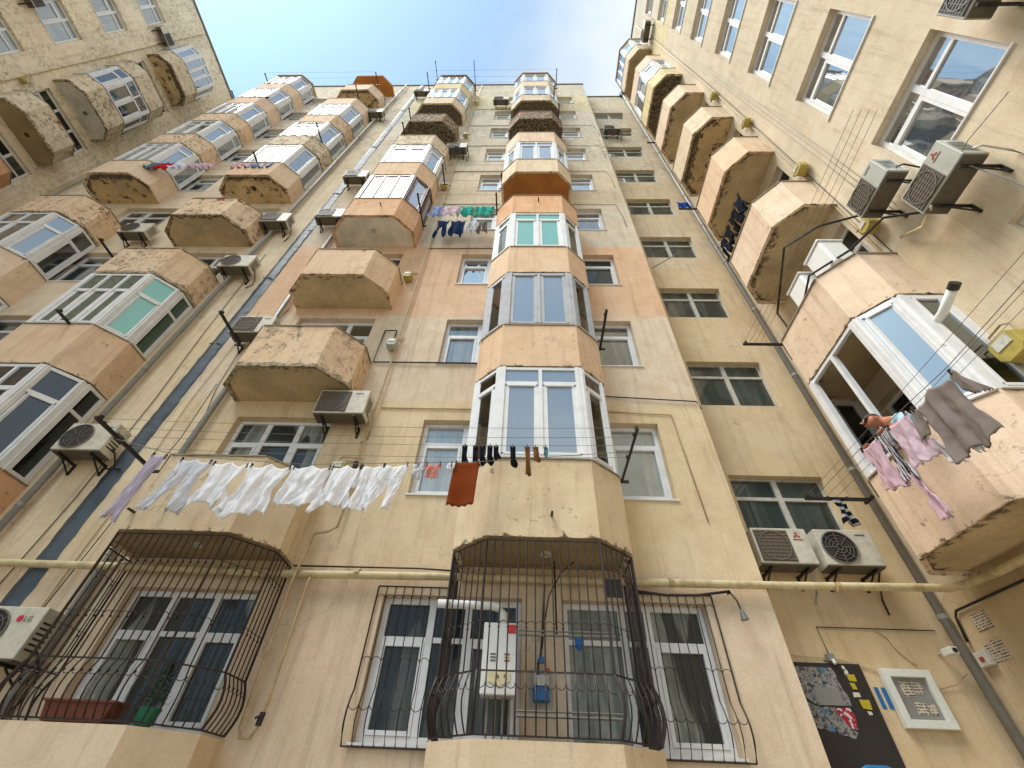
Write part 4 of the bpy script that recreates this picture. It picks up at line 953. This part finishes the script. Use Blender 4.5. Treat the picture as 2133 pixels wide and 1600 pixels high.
for x, z_, mm in ((-.10, .36, 'grey_text'), (-.10, .33, 'grey_text'), (-.10, .30, 'grey_text'), (.05, .36, 'maroon_text'), (.05, .33, 'sticker_yellow'), (.05, .30, 'maroon_text')): MB().box(x, x+.06, .221, .225, z_, z_+.014).build('print_line', mm, bo)
for x in (-.11, -.03, .05, .12): MB().tube([(x, .1, 0), (x, .1, -.38)], .012).build('pipe', 'pipe_grey', bo)
MB().tube([(.02, .12, .68), (.02, .12, .80), (-.03, .12, .86), (-.12, .14, .88), (-.75, .22, .86)], .048, 12).build('flue', 'white_plastic', bo, smooth=True)
bm_ = TH('gas_meter', 'blue and grey gas meter on a board right of the boiler', 'gas meter', FM, .21, .02, 2.48, 'gas meters on the walls')
MB().box(-.13, .13, 0, .012, -.02, .36).build('board', 'ac_case_grey', bm_); MB().box(-.09, .09, .013, .11, .05, .19).build('body', 'meter_blue', bm_, bevel=.01); MB().box(-.08, .08, .013, .115, .192, .29).build('dial_plate', 'meter_face', bm_)
m = MB(); m.tube([(-.03, .06, .29), (-.03, .06, .42), (.0, .06, .5), (.02, .05, .7), (.06, .04, 1.3)], .012); m.build('pipe', 'black_iron', bm_); MB().box(-.02, .04, .03, .08, .42, .48).build('valve', 'meter_blue', bm_); MB().box(.05, .10, .03, .07, .33, .37).build('valve_handle', 'red_plastic', bm_)
for z_, lb in ((3.03, 'upper'), (2.32, 'lower')): tag(MB().tube([(-.05, 5.28, z_), (1.0, 5.26, z_+.0)], .014, 6).tube([(-.05, 5.28, z_+.04), (1.0, 5.26, z_+.04)], .010, 6).build('clothes_rail', 'wire', None), f'{lb} double rail behind the bars of the middle cage', 'rail')
tag(MB().box(.93, 1.13, 5.20, 5.215, 3.42, 3.62).build('dark_panel', 'board_black', None), 'small dark panel tied to the bars at the right of the middle cage', 'panel')
tag(MB().tube([(.62, 5.42, 2.98), (.62, 5.42, 3.06)], .05, 10).tube([(.62, 5.42, 2.93), (.62, 5.42, 2.979)], [.02, .05], 10).build('blue_container', 'meter_blue', None), 'small blue plastic container hanging in the middle cage', 'container')
cable('black hanging cord inside the middle cage', [(.38, 5.5, 3.93), (.38, 5.5, 3.1)], .012)
cable('black flex looping from the cage ceiling to the meter', [(.62, 5.4, 3.9), (.45, 5.4, 3.75), (.30, 5.45, 3.5), (.24, 5.6, 3.2), (.22, 5.7, 3.0)], .008)
# flower boxes
fb = thing('flower_box', 'terracotta flower box on the rim of the left cage', 'flower box', (-4.28, 5.20, 2.12)); MB().add([(-.30,-.08,0),(.30,-.08,0),(.30,.08,0),(-.30,.08,0),(-.34,-.10,.15),(.34,-.10,.15),(.34,.10,.15),(-.34,.10,.15)], [(0,1,2,3),(4,5,6,7),(0,1,5,4),(1,2,6,5),(2,3,7,6),(3,0,4,7)]).build('box', 'terracotta', fb); MB().box(-.36, .36, -.115, .115, .151, .17).build('rim', 'terracotta', fb)
fp = thing('potted_plant', 'green pot with a dark conifer seedling in the left cage', 'potted plant', (-3.66, 5.25, 2.12)); MB().tube([(0,0,0), (0,0,.14)], [.075, .11], 10).build('pot', 'pot_green', fp)
m = MB(); m.tube([(0,0,.13), (.01,0,.45)], .008, 5); m.build('stem', 'leaf', fp); m = MB()
for i in range(420):
    t_ = rr.random(); z_ = .16+.36*t_; r = (.13*(1-t_)+.015)*math.sqrt(rr.random()); a = rr.random()*6.28; c_ = Vector((math.cos(a)*r, math.sin(a)*r, z_)); d = Vector((math.cos(a), math.sin(a), rr.uniform(.2, 1))).normalized()*.035; s_ = Vector((-math.sin(a), math.cos(a), rr.uniform(-.4, .4)))*.008
    m.add([c_-s_, c_+s_, c_+d], [(0,1,2)])
m.build('foliage', 'leaf', fp, fix=False)
# ---- entrance wall
bd = TH('notice_board', 'black board with torn posters and yellow stickers on the entrance wall', 'notice board', FRc, 0, 0, 0)
MB().add([(3.18, .005, 3.17), (4.32, .005, 3.17), (4.32, .005, 1.7), (3.18, .005, 1.7), (3.18, .03, 3.17), (4.32, .03, 3.17), (4.32, .03, 1.7), (3.18, .03, 1.7)], [(0,1,2,3), (4,5,6,7), (0,1,5,4), (1,2,6,5), (2,3,7,6), (3,0,4,7)]).build('board', 'board_black', bd)
t = NT('torn_posters'); G = t.geo(); c = t.mix(t.ramp(t.noise(G, 16, 8, .7), .44, .48), s2l((48,44,42)), s2l((150,146,142)))
c = t.mix(t.ramp(t.noise(G, 7, 4), .60, .62), c, s2l((60,130,170))); c = t.mix(t.ramp(t.noise(G, 45, 4), .5, .56, 0, .7), c, s2l((90,86,84))); t.col(c)
t = NT('torn_red'); G = t.geo(); t.col(t.mix(t.ramp(t.noise(G, 18, 6), .5, .54), s2l((160,36,50)), s2l((210,190,190))))
t = NT('scribble_paper'); G = t.geo(); S_ = t.sep(G); li = t.math('SINE', t.math('MULTIPLY', S_[2], 210)); ln = t.math('MULTIPLY', t.ramp(li, .1, .3), t.ramp(t.noise(t.scale(G, (1, 1, .3)), 60, 2), .45, .5)); t.col(t.mix(ln, s2l((200,186,164)), s2l((70,60,64)))); t.b.inputs['Roughness'].default_value = .9
def scrap(poly, y, mat, par, name='poster'):
    n = len(poly); out = []
    for i in range(n):
        a, b = Vector(poly[i]), Vector(poly[(i+1) % n]); k = max(1, int((b-a).length/.04))
        for j in range(k):
            p = a.lerp(b, j/k); out.append((p.x+rr.uniform(-.008, .008), p.y+rr.uniform(-.008, .008)))
    m = MB(); n = len(out); m.add([(x, y, z_) for x, z_ in out]+[(x, y+.002, z_) for x, z_ in out], [tuple(range(n)), tuple(range(n, 2*n))]+[(i, (i+1) % n, n+(i+1) % n, n+i) for i in range(n)]); return m.build(name, mat, par)
scrap([(3.2, 3.12), (3.95, 3.12), (3.97, 2.92), (4.02, 2.8), (4.0, 2.72), (3.6, 2.72), (3.4, 2.85), (3.2, 2.85)], .032, 'torn_posters', bd)
scrap([(3.3, 2.84), (3.6, 2.70), (3.9, 2.70), (3.86, 2.55), (3.95, 2.46), (3.9, 2.40), (3.6, 2.48), (3.3, 2.52)], .032, 'torn_posters', bd)
scrap([(3.78, 2.70), (3.96, 2.70), (4.0, 2.6), (3.96, 2.50), (3.86, 2.52)], .0345, 'torn_red', bd, 'red_poster')
MB().box(3.62, 3.92, .0352, .040, 2.72, 2.90).build('grey_plate', 'pipe_grey', bd)
for x, z_, w_, h_ in ((4.10, 2.98, .10, .07), (4.10, 2.90, .06, .06), (4.13, 2.70, .11, .09)): scrap([(x, z_), (x+w_, z_), (x+w_, z_+h_), (x, z_+h_)], .032, 'sticker_yellow', bd, 'sticker')
for x, z_, w_, h_ in ((4.09, 3.05, .05, .05), (4.08, 2.81, .08, .05), (4.16, 2.64, .05, .04), (4.08, 3.11, .04, .03)): scrap([(x, z_), (x+w_, z_), (x+w_, z_+h_), (x, z_+h_)], .032, 'paper', bd, 'sticker')
nf = TH('notice_case', 'white framed glazed notice case right of the black board', 'notice case', FRc, 4.82, 0, 2.82)
m = MB(); W_, H_ = .30, .30
for a in ((-W_, -W_+.085, -H_, H_), (W_-.085, W_, -H_, H_), (-W_+.085, W_-.085, -H_, -H_+.085), (-W_+.085, W_-.085, H_-.085, H_)): m.box(a[0], a[1], .01, .09, a[2], a[3])
m.build('frame', 'frame_white', nf, bevel=.006); MB().box(-W_+.08, W_-.08, .02, .04, -H_+.08, H_-.08).build('back_panel', 'pipe_grey', nf)
for i, (x, z_, w_, h_) in enumerate(((-.12, .02, .12, .15), (.02, .05, .12, .12), (-.06, -.16, .13, .12), (.09, -.15, .08, .10))): scrap([(x, z_), (x+w_, z_), (x+w_, z_+h_), (x, z_+h_)], .042, 'scribble_paper', nf, 'notice')
for x, lb in ((4.385, 'left'), (4.47, 'right')): tag(MB().add([(x, YR-.006, 2.93), (x+.05, YR-.006, 2.93), (x+.05, YR-.006, 2.71), (x, YR-.006, 2.71), (x, YR-.001, 2.93), (x+.05, YR-.001, 2.93), (x+.05, YR-.001, 2.71), (x, YR-.001, 2.71)], [(0,1,2,3), (4,5,6,7), (0,1,5,4), (1,2,6,5), (2,3,7,6), (3,0,4,7)]).build('paint_stripe', 'blue_paint', None), f'blue painted stripe between board and notice case, the {lb} one', 'painted stripe')
for lb, q in (('upper', (5.93, 6.18, 3.47, 3.66)), ('lower', (5.97, 6.24, 3.15, 3.36))):
    o = scrap([(q[0], q[2]), (q[1], q[2]), (q[1], q[3]), (q[0], q[3])], .003, 'scribble_paper', None, 'paper_notice'); o.matrix_basis = FRt; tag(o, f'handwritten paper pasted on the right wall, the {lb} of two', 'notice')
cm = TH('security_camera', 'small white security camera at the drainpipe on the entrance wall', 'camera', FRc, 5.42, .12, 3.30)
MB().box(-.05, .05, 0, .17, -.04, .045).build('housing', 'frame_white', cm, bevel=.01); MB().tube([(0, .171, 0), (0, .185, 0)], .028).build('lens', 'ac_dark', cm); MB().tube([(0, -.12, .02), (0, 0, .02)], .014).build('arm', 'ac_case', cm)
jb = TH('junction_box', 'yellowed junction box behind the drainpipe on the right wall', 'junction box', FRt, 6.30, 0, 3.20); MB().box(-.09, .09, .005, .07, -.07, .09).build('box', 'meter_face', jb, bevel=.008); MB().box(-.03, .03, .0712, .078, -.02, .03).build('cover', 'maroon_text', jb)
sl_ = TH('wall_lamp', 'small lamp on a black hook below the yellow pipe', 'lamp', FM, 2.62, .03, 3.70); MB().tube([(0, 0, .05), (0, .08, .04), (.03, .14, -.08), (.04, .15, -.2)], .012).build('arm', 'cable', sl_); MB().tube([(.04, .15, -.18), (.05, .15, -.30)], [.02, .05], 8).build('shade', 'grey_text', sl_)
lf = TH('light_fitting', 'small metal light fitting above the black board', 'light fitting', FRc, 3.98, 0, 3.22); MB().box(-.04, .04, 0, .08, -.03, .05).build('body', 'pipe_grey', lf); MB().tube([(0, .08, -.02), (0, .10, -.07)], .02, 8).build('bulb', 'frame_white', lf)
tag(MB().tube([(3.35, 5.95, 2.02), (3.52, 5.95, 2.10), (3.72, 5.95, 2.10), (3.92, 5.95, 2.02)], .025, 8).build('railing', 'blue_paint', None, smooth=True), 'bright blue bent tube at the bottom edge under the black board', 'railing')
# stubs on the parapets
for u_, F, v_, z_, lb in ((.33, FM, 1.02, 4.25, 'middle second floor balcony'), (-4.95, FM, .94, 4.2, 'left balcony behind the lilac towel'), (-4.1, FM, .94, 13.5, 'orange balcony with brown glazing'), (.25, FM, 1.02, 13.6, 'orange middle balcony')):
    tag(MB().tube([vpt(F, u_, v_, z_), vpt(F, u_, v_+.12, z_-.01)], .016, 6).build('pipe_stub', 'iron', None), f'short rusty pipe stub on the {lb}', 'pipe stub')
# things stored on the open third floor balcony of the right wing
for u_, v_, z_, lb in ((3.80, .66, 8.08, 'taller white plastic box on the open balcony of the right wing'), (4.36, .76, 7.98, 'white plastic box on the open balcony of the right wing, farther one')):
    b = TH('storage_box', lb, 'box', FRt, u_, v_, z_); MB().box(-.22, .22, -.2, .2, 0, .62).build('tub', 'white_plastic', b, bevel=.03); MB().box(-.24, .24, -.22, .22, .621, .67).build('lid', 'white_plastic', b, bevel=.01)
fl = tag(MB().tube([(5.30, 3.55, 6.35), (5.28, 3.35, 6.35), (5.24, 3.05, 6.42)], .055, 12).build('flue', 'white_plastic', None, smooth=True), 'white flue pipe with a black mouth poking out of the glazed right balcony', 'flue pipe')
cp = MB().tube([(5.24, 3.05, 6.42), (5.232, 2.97, 6.44)], .063, 12).build('mouth', 'ac_dark', fl)
pn_ = MB().box(5.08, 5.62, 3.505, 3.53, 5.9, 6.8).build('panel', 'white_plastic', None); tag(pn_, 'white infill panel behind the flue pipe', 'panel')

# ================================================================= LAUNDRY
def garment(label, A, B, drop, mat, kind='towel', cat='garment', group=None, wind=0, amp=.03, pegs=True, name=None, seed=0, n=16):
    A, B = Vector(A), Vector(B); W = (B-A); Ls = W.length; ex = W.normalized(); down = Vector((0,0,-1)); ey = ex.cross(down).normalized()
    g = random.Random(hash(label) % 1000 if not seed else seed); ph = g.uniform(0, 6); 
    from mathutils import noise as mn
    sd = g.uniform(0, 50)
    def sur(s_, t_):
        if amp < .01:
            return A+ex*((s_+.5)*Ls+wind*t_*drop)+down*(t_*drop+.012*math.sin(math.pi*(s_+.5)))+ey*(.02*math.sin(s_*6+ph)*t_+.006*math.sin(t_*9))
        t0_ = t_; t_ = t_*(1+.16*mn.noise(Vector((s_*4.2, sd, 0)))*min(1, t_*2))
        fold = math.sin(s_*g_k1+ph)*amp*(.25+t_)+math.sin(s_*g_k2+ph*2+t_*3)*amp*.5*(.2+t_)
        sag = .11*Ls*abs(math.sin((s_+.5)*math.pi*(2 if Ls > .42 else 1)))*(1-t_*.8)
        cr = mn.noise(Vector((s_*6, t_*2.2, sd)))*amp*1.0+mn.noise(Vector((s_*17+t_*3, t_*5, sd+9)))*amp*.75+mn.noise(Vector((s_*34, t_*11, sd+31)))*amp*.3
        gath = s_*(1-.16*math.sin(math.pi*min(1, t_*1.3))*g_ga)
        return A+ex*((gath+.5)*Ls+wind*t_*drop+.022*mn.noise(Vector((s_*3, t_*3, sd+20)))*min(1, t_*4))+down*(t_*drop+sag)+ey*(fold+cr*min(1, .3+t_*2))
    g_ga = g.uniform(-.6, 1.6); g_k1 = g.uniform(9, 13)*max(.6, Ls/.4); g_k2 = g.uniform(20, 28)*max(.6, Ls/.5)
    S = {'towel': [[(0,-.5,.5), (1,-.5,.5)]],
         'tapered': [[(0,-.5,.5), (.5,-.42,.4), (1,-.55,.46)]],
         'shirt': [[(0,-.42,.42), (.45,-.36,.36), (.72,-.36,.36), (.80,-.30,.30), (.86,-.16,.16)], [(.56,-.37,-.30), (.8,-.50,-.34), (1,-.56,-.42)], [(.56,.30,.37), (.8,.34,.50), (.95,.42,.58)]],
         'shirtup': [[(0,-.30,.30), (.06,-.36,.36), (.5,-.34,.34), (1,-.38,.38)], [(.02,-.46,-.35), (.3,-.60,-.40), (.5,-.66,-.50)], [(.02,.35,.46), (.3,.40,.60), (.5,.50,.66)]],
         'trousers': [[(0,-.5,.5), (.30,-.46,.46)], [(.30,-.46,.0), (.65,-.50,-.10), (1,-.55,-.22)], [(.30,.0,.46), (.65,.08,.46), (1,.18,.52)]],
         'shorts': [[(0,-.42,.42), (.4,-.48,.48)], [(.4,-.48,.0), (1,-.55,-.06)], [(.4,.0,.48), (1,.06,.55)]],
         'sock': [[(0,-.5,.5), (.55,-.45,.45), (.75,-.45,.7), (.92,-.35,.95), (1,-.1,.8)]],
         'rag': [[(0,-.5,.3), (.3,-.3,.5), (.7,-.5,.35), (1,-.1,.1)]]}[kind]
    m = MB()
    for strip in S:
        rows = []; t0, t1 = strip[0][0], strip[-1][0]; nr = max(5, int(n*(t1-t0)))
        for i in range(nr+1):
            t_ = t0+(t1-t0)*i/nr
            for (a, l0, r0), (b, l1, r1) in zip(strip, strip[1:]):
                if a-1e-6 <= t_ <= b+1e-6:
                    k = (t_-a)/(b-a); l = l0+(l1-l0)*k; r = r0+(r1-r0)*k; break
            nc = n if (r-l) > .5 else n//2
            rows.append((t_, l, r))
        nc = n; vs = [sur(l+(r-l)*j/nc, t_+ (.02*math.sin(j*1.7+ph) if i == nr else 0)) for i, (t_, l, r) in enumerate(rows) for j in range(nc+1)]
        w_ = nc+1; m.add(vs, [(i*w_+j, i*w_+j+1, (i+1)*w_+j+1, (i+1)*w_+j) for i in range(len(rows)-1) for j in range(nc)])
    root = thing(name or cat.replace(' ', '_'), label, cat, A.lerp(B, .5), group)
    o = m.build('fabric', mat, root, fix=False, smooth=True); o.matrix_parent_inverse = Matrix.Translation(-root.location)
    md = o.modifiers.new('thickness', 'SOLIDIFY'); md.thickness = .006
    if pegs:
        for s_ in ((-.42, .42) if Ls > .15 else (0,)):
            p = sur(s_, 0); q = MB().box(p.x-.006, p.x+.006, p.y-.015, p.y+.015, p.z-.035, p.z+.03).build('clothes_peg', 'iron', root); q.matrix_parent_inverse = Matrix.Translation(-root.location)
    return root
WL = 'white washing on the line of the second floor'
def zl(x): return 4.86-.17*(1-((x+2.8)/2.4)**2) if -5.2 < x < -.4 else 4.86
yl = 4.60
for i, (a, b, dr, mt, kd, lb, wd) in enumerate([(-4.86, -4.66, .88, 'lilac', 'tapered', 'long narrow lilac towel at the left end of the white washing', -.08), (-4.46, -3.98, .72, 'greywhite', 'trousers', 'white trousers next to the lilac towel', -.12),
        (-4.02, -3.48, .70, 'white', 'shirt', 'crumpled white shirt second from the trousers', -.1), (-3.52, -2.92, .70, 'white', 'tapered', 'large flat white sheet in the middle of the washing', -.12), (-2.96, -2.42, .54, 'white', 'towel', 'shorter white cloth right of the large sheet', -.08),
        (-2.46, -2.04, .64, 'white', 'shirt', 'white shirt with a shadowed fold right of the short cloth', -.10), (-2.08, -1.76, .62, 'white', 'shirtup', 'white vest with drooping hem', -.05), (-1.80, -1.46, .60, 'white', 'trousers', 'white leggings at the right end of the white washing', -.2)]):
    garment(lb, (a, yl, zl(a)), (b, yl, zl(b)), dr, 'cloth_'+mt, kd, 'towel' if 'towel' in lb else 'garment', WL, wd, .030, n=34)
line_set('line carrying the white washing across the second floor', [((-5.52, yl, 5.05), (-4.5, yl, 4.80)), ((-4.5, yl, 4.80), (-2.8, yl, 4.705)), ((-2.8, yl, 4.705), (-.6, yl, 4.80)), ((-.6, yl, 4.80), (1.38, 4.7, 5.08))], 0, .005)
garment('small patterned grey baby cloth left of the pink one', (-1.42, yl, 4.74), (-1.28, yl, 4.75), .22, 'cloth_greywhite', 'rag', 'garment', None, 0, .03)
garment('small salmon pink baby bodysuit on the line', (-1.26, yl, 4.75), (-1.06, yl, 4.76), .20, 'cloth_pink', 'shirtup', 'garment', None, 0, .02)
garment('tiny white baby sock pair left of the rust towel', (-.98, yl, 4.77), (-.88, yl, 4.78), .12, 'cloth_white', 'shorts', 'garment', None)
garment('rust brown hand towel in front of the middle balcony', (-.90, yl, 4.78), (-.58, yl, 4.80), .60, 'cloth_rust', 'towel', 'towel', None, -.04, .008)
for x, mt, h_, kd, lb in ((-.80, 'black', .34, 'sock', 'black sock, leftmost on the upper line'), (-.66, 'black', .34, 'sock', 'black sock second on the upper line'), (-.57, 'darknavy', .30, 'sock', 'dark navy sock pegged between black socks'), (-.47, 'black', .30, 'sock', 'black sock third on the upper line'), (-.39, 'black', .22, 'sock', 'short black sock before the gap'),
        (-.17, 'black', .33, 'sock', 'lone black sock after the gap'), (.02, 'brown', .44, 'tapered', 'long brown stocking on the upper line'), (.13, 'brown', .24, 'sock', 'short brown sock beside the stocking'), (.26, 'cyan', .16, 'rag', 'blue-grey baby bootie at the right end of the socks')):
    garment(lb, (x-.035, 4.63, 5.08), (x+.035, 4.63, 5.08), h_, 'cloth_'+mt, kd, 'sock', 'socks on the upper line', .05, .008, n=8)
LC = 'coloured washing on the fifth floor'
for a, b, y, dr, mt, kd, lb in ((-2.80, -2.42, 5.23, .75, 'periwinkle', 'shirt', 'periwinkle blue shirt at the left of the coloured washing'), (-2.42, -1.98, 5.23, .55, 'palepink', 'towel', 'pale pink cloth in the coloured washing'), (-1.98, -1.5, 5.23, .72, 'teal', 'shirt', 'teal shirt in the coloured washing'), (-1.5, -1.0, 5.23, .58, 'teal', 'towel', 'teal towel beside the teal shirt'),
        (-2.70, -2.32, 5.66, .95, 'navy', 'trousers', 'navy trousers in the lower row'), (-2.28, -1.84, 5.66, .9, 'navy', 'towel', 'navy skirt in the lower row'), (-1.80, -1.5, 5.66, .75, 'greywhite', 'shorts', 'grey-white shorts in the lower row'), (-1.48, -1.2, 5.66, .7, 'grey', 'shorts', 'grey shorts right in the lower row')):
    garment(lb, (a, y, 14.04), (b, y, 14.04), dr, 'cloth_'+mt, kd, 'garment', LC, 0, .04, n=12)
for a, b, mt, lb in ((-13.2, -12.5, 'cyan', 'blue patterned washing on a far left balcony'), (-12.5, -12.0, 'red', 'red cloth on a far left balcony'), (-12.0, -11.4, 'greywhite', 'white cloth on a far left balcony'), (-11.4, -10.5, 'palerose', 'pale pink cloth between the left columns'), (-10.0, -9.3, 'palerose', 'rose patterned cloth right of the left column gap'), (-9.3, -8.6, 'periwinkle', 'blue-lilac cloth on the left balcony line')):
    garment(lb, (a, 5.0, 17.0), (b, 5.0, 17.0), .5, 'cloth_'+mt, 'towel', 'garment', 'patterned washing on the sixth floor left', 0, .05, pegs=False, n=12)
garment('purple washing heaped on the rail of a far left balcony', (-13.9, 5.0, 20.1), (-12.8, 5.0, 20.1), .55, 'cloth_purple', 'rag', 'garment', None, 0, .08, False, n=10)
garment('black washing against the sky, far left', (-13.9, 5.0, 26.2), (-12.7, 5.0, 26.3), .45, 'cloth_black', 'rag', 'garment', None, 0, .08, False, n=10)
garment('dark rag under the grey air conditioner', (-2.98, 5.5, 20.3), (-2.75, 5.5, 20.3), .6, 'cloth_darknavy', 'rag', 'garment', None, 0, .03, False, n=8)
for i, (y, w_, mt, lb) in enumerate(((4.05, .34, 'darknavy', 'navy shirt nearest in the dark washing under the orange right balcony'), (4.4, .36, 'black', 'black trousers in the dark washing under the orange right balcony'), (4.8, .36, 'black', 'black shirt in the dark washing under the orange right balcony'), (5.15, .3, 'darknavy', 'navy cloth farthest in the dark washing under the orange right balcony'))):
    garment(lb, (4.85, y, 12.1+.0), (4.85, y+w_, 12.1), .75, 'cloth_'+mt, 'shirt' if i % 2 == 0 else 'trousers', 'garment', 'dark washing under the orange balcony', 0, .06, False, n=10)
line_set('line with the dark washing under the orange right balcony', [((4.85, 3.7, 12.13), (4.85, 5.6, 12.13))], .02)
garment('small bright blue cloth hanging in the stair recess', (4.75, 5.9, 15.95), (5.15, 5.9, 15.95), .45, 'cloth_blue', 'towel', 'garment', None, 0, .03, False, n=8)
RG = 'washing held out by the leaning man'
for A, B, dr, mt, kd, lb, wd in (((4.20, 4.52, 5.03), (4.20, 4.20, 5.0), .60, 'palerose', 'tapered', 'pale pink shirt at the left of the washing before the leaning man', 0), ((4.20, 4.22, 5.0), (4.20, 4.02, 4.98), .62, 'striped', 'tapered', 'navy and white striped top right before the leaning man', 0),
        ((4.22, 4.18, 4.50), (4.22, 4.04, 4.50), .62, 'palerose', 'tapered', 'long pink trouser leg hanging below the striped top', .1), ((4.20, 4.02, 4.98), (4.20, 3.68, 4.95), .55, 'palepink', 'towel', 'pale pink leopard print cloth right of the striped top', 0), ((4.20, 3.66, 4.95), (4.20, 2.98, 4.93), .74, 'grey', 'shirtup', 'taupe grey sweater with dark hem, rightmost on the line', 0),
        ((4.34, 3.86, 4.66), (4.34, 3.76, 4.66), .36, 'white', 'towel', 'white trouser tie dangling lower left of the grey sweater', .3), ((4.30, 3.55, 4.55), (4.30, 3.44, 4.55), .34, 'white', 'towel', 'white cloth strip dangling under the grey sweater', .3)):
    garment(lb, A, B, dr, 'cloth_'+mt, kd, 'garment', RG, wd, .024, n=26)
garment('black cloth with pale stripes on the pole left of the man', (4.55, 5.62, 5.02), (4.35, 5.60, 5.02), .42, 'cloth_blackstripe', 'tapered', 'garment', None, 0, .03, False, n=12)
line_set('clothes line with the pink, striped and grey washing', [((4.20, 5.66, 5.06), (4.20, 4.5, 5.05)), ((4.20, 4.5, 5.05), (4.20, 3.0, 4.95)), ((4.20, 3.0, 4.95), (4.18, -2.5, 5.08))], .0, .005)
# ---- the man leaning over the glazed balcony rail
def skinned(name, joints, edges, mat, parent, sub=2):
    me = bpy.data.meshes.new(name); me.from_pydata([j[0] for j in joints], edges, []); o = bpy.data.objects.new(name, me); C.objects.link(o); o.parent = parent; me.materials.append(MATS[mat])
    md = o.modifiers.new('skin', 'SKIN'); md.use_smooth_shade = True
    if not me.skin_vertices: bpy.context.view_layer.objects.active = o
    if not me.skin_vertices: me.attributes.new('skin', 'FLOAT', 'POINT')
    for i, j in enumerate(joints):
        r = j[1]; me.skin_vertices[0].data[i].radius = (r, r) if not isinstance(r, tuple) else r
    me.skin_vertices[0].data[0].use_root = True
    o.modifiers.new('sub', 'SUBSURF').levels = sub; o.modifiers['sub'].render_levels = sub
    return o
try:
    pr = thing('person', 'man in a light blue shirt leaning over the balcony rail, reaching for the washing', 'person', (4.95, 4.35, 4.3))
    def J(x, y, z): return (x-4.95, y-4.35, z-4.3)
    def hand(base, d, side):
        js_, es = [], []
        return js_
    jo = [(J(5.02, 4.30, 4.75), .15), (J(4.95, 4.30, 5.02), .14), (J(4.80, 4.30, 5.22), .15), (J(4.66, 4.33, 5.33), .10), (J(4.60, 4.38, 5.39), .056), (J(4.55, 4.41, 5.42), .082), (J(4.50, 4.43, 5.44), .094), (J(4.455, 4.445, 5.44), .074),
          (J(4.68, 4.50, 5.26), .062), (J(4.52, 4.56, 5.12), .042), (J(4.34, 4.46, 5.06), .030), (J(4.68, 4.14, 5.26), .062), (J(4.50, 4.06, 5.12), .042), (J(4.32, 4.10, 5.04), .030)]
    ed = [(0,1), (1,2), (2,3), (3,4), (4,5), (5,6), (6,7), (3,8), (8,9), (9,10), (3,11), (11,12), (12,13)]
    for wi, (hx, hy, hz) in ((10, (4.27, 4.44, 5.04)), (13, (4.25, 4.12, 5.02))):
        k0 = len(jo); jo.append((J(hx, hy, hz), (.034, .018))); ed.append((wi, k0))
        for f_ in range(4):
            a = len(jo); off = (f_-1.5)*.018; jo += [(J(hx-.04, hy+off, hz+.012), .0095), (J(hx-.065-(.006 if f_ in (1, 2) else 0), hy+off, hz-.004), .0085), (J(hx-.058, hy+off, hz-.03), .008)]; ed += [(k0, a), (a, a+1), (a+1, a+2)]
        a = len(jo); jo += [(J(hx-.012, hy+.034, hz-.012), .010), (J(hx-.035, hy+.036, hz-.03), .009)]; ed += [(k0, a), (a, a+1)]
    bpy.context.view_layer.update()
    body = skinned('body', jo, ed, 'skin', pr)
    sj = [(J(5.02, 4.30, 4.73), .175), (J(4.95, 4.30, 5.02), .165), (J(4.80, 4.30, 5.22), .17), (J(4.63, 4.36, 5.36), .098), (J(4.68, 4.50, 5.265), .085), (J(4.50, 4.555, 5.11), .062), (J(4.68, 4.14, 5.265), .085), (J(4.48, 4.065, 5.11), .062)]
    skinned('shirt', sj, [(0,1), (1,2), (2,3), (3,4), (4,5), (3,6), (6,7)], 'shirt_blue', pr)
    hc = Vector(J(4.52, 4.43, 5.50)); m = MB(); rings = 7; vs = []; 
    for i in range(rings+1):
        a = math.pi*.55*i/rings
        for j in range(14): b = 2*math.pi*j/14; vs.append(hc+Vector((math.cos(b)*math.sin(a)*.090, math.sin(b)*math.sin(a)*.085, math.cos(a)*.06-.02)))
    m.add(vs, [(i*14+j, i*14+(j+1) % 14, (i+1)*14+(j+1) % 14, (i+1)*14+j) for i in range(rings) for j in range(14)]).build('hair', 'hair', pr, smooth=True)
    for dy in (-.03, .03):
        e = MB(); e.disc(J(4.392, 4.44+dy, 5.435), (-1, 0, -.2), .010, .006, 8); e.build('eye', 'frame_white', pr)
    MB().seg(J(4.395, 4.44, 5.43), J(4.372, 4.44, 5.40), .022, .022).build('nose', 'skin', pr); MB().seg(J(4.40, 4.415, 5.375), J(4.40, 4.465, 5.375), .012, .008).build('mouth', 'maroon_text', pr)
    for dy in (-.088, .088): MB().disc(J(4.50, 4.43+dy-.005, 5.43), (0, 1, 0), .028, .012, 10).build('ear', 'skin', pr)
except Exception as ex:
    print('PERSON', ex); raise
bpy.context.view_layer.update()
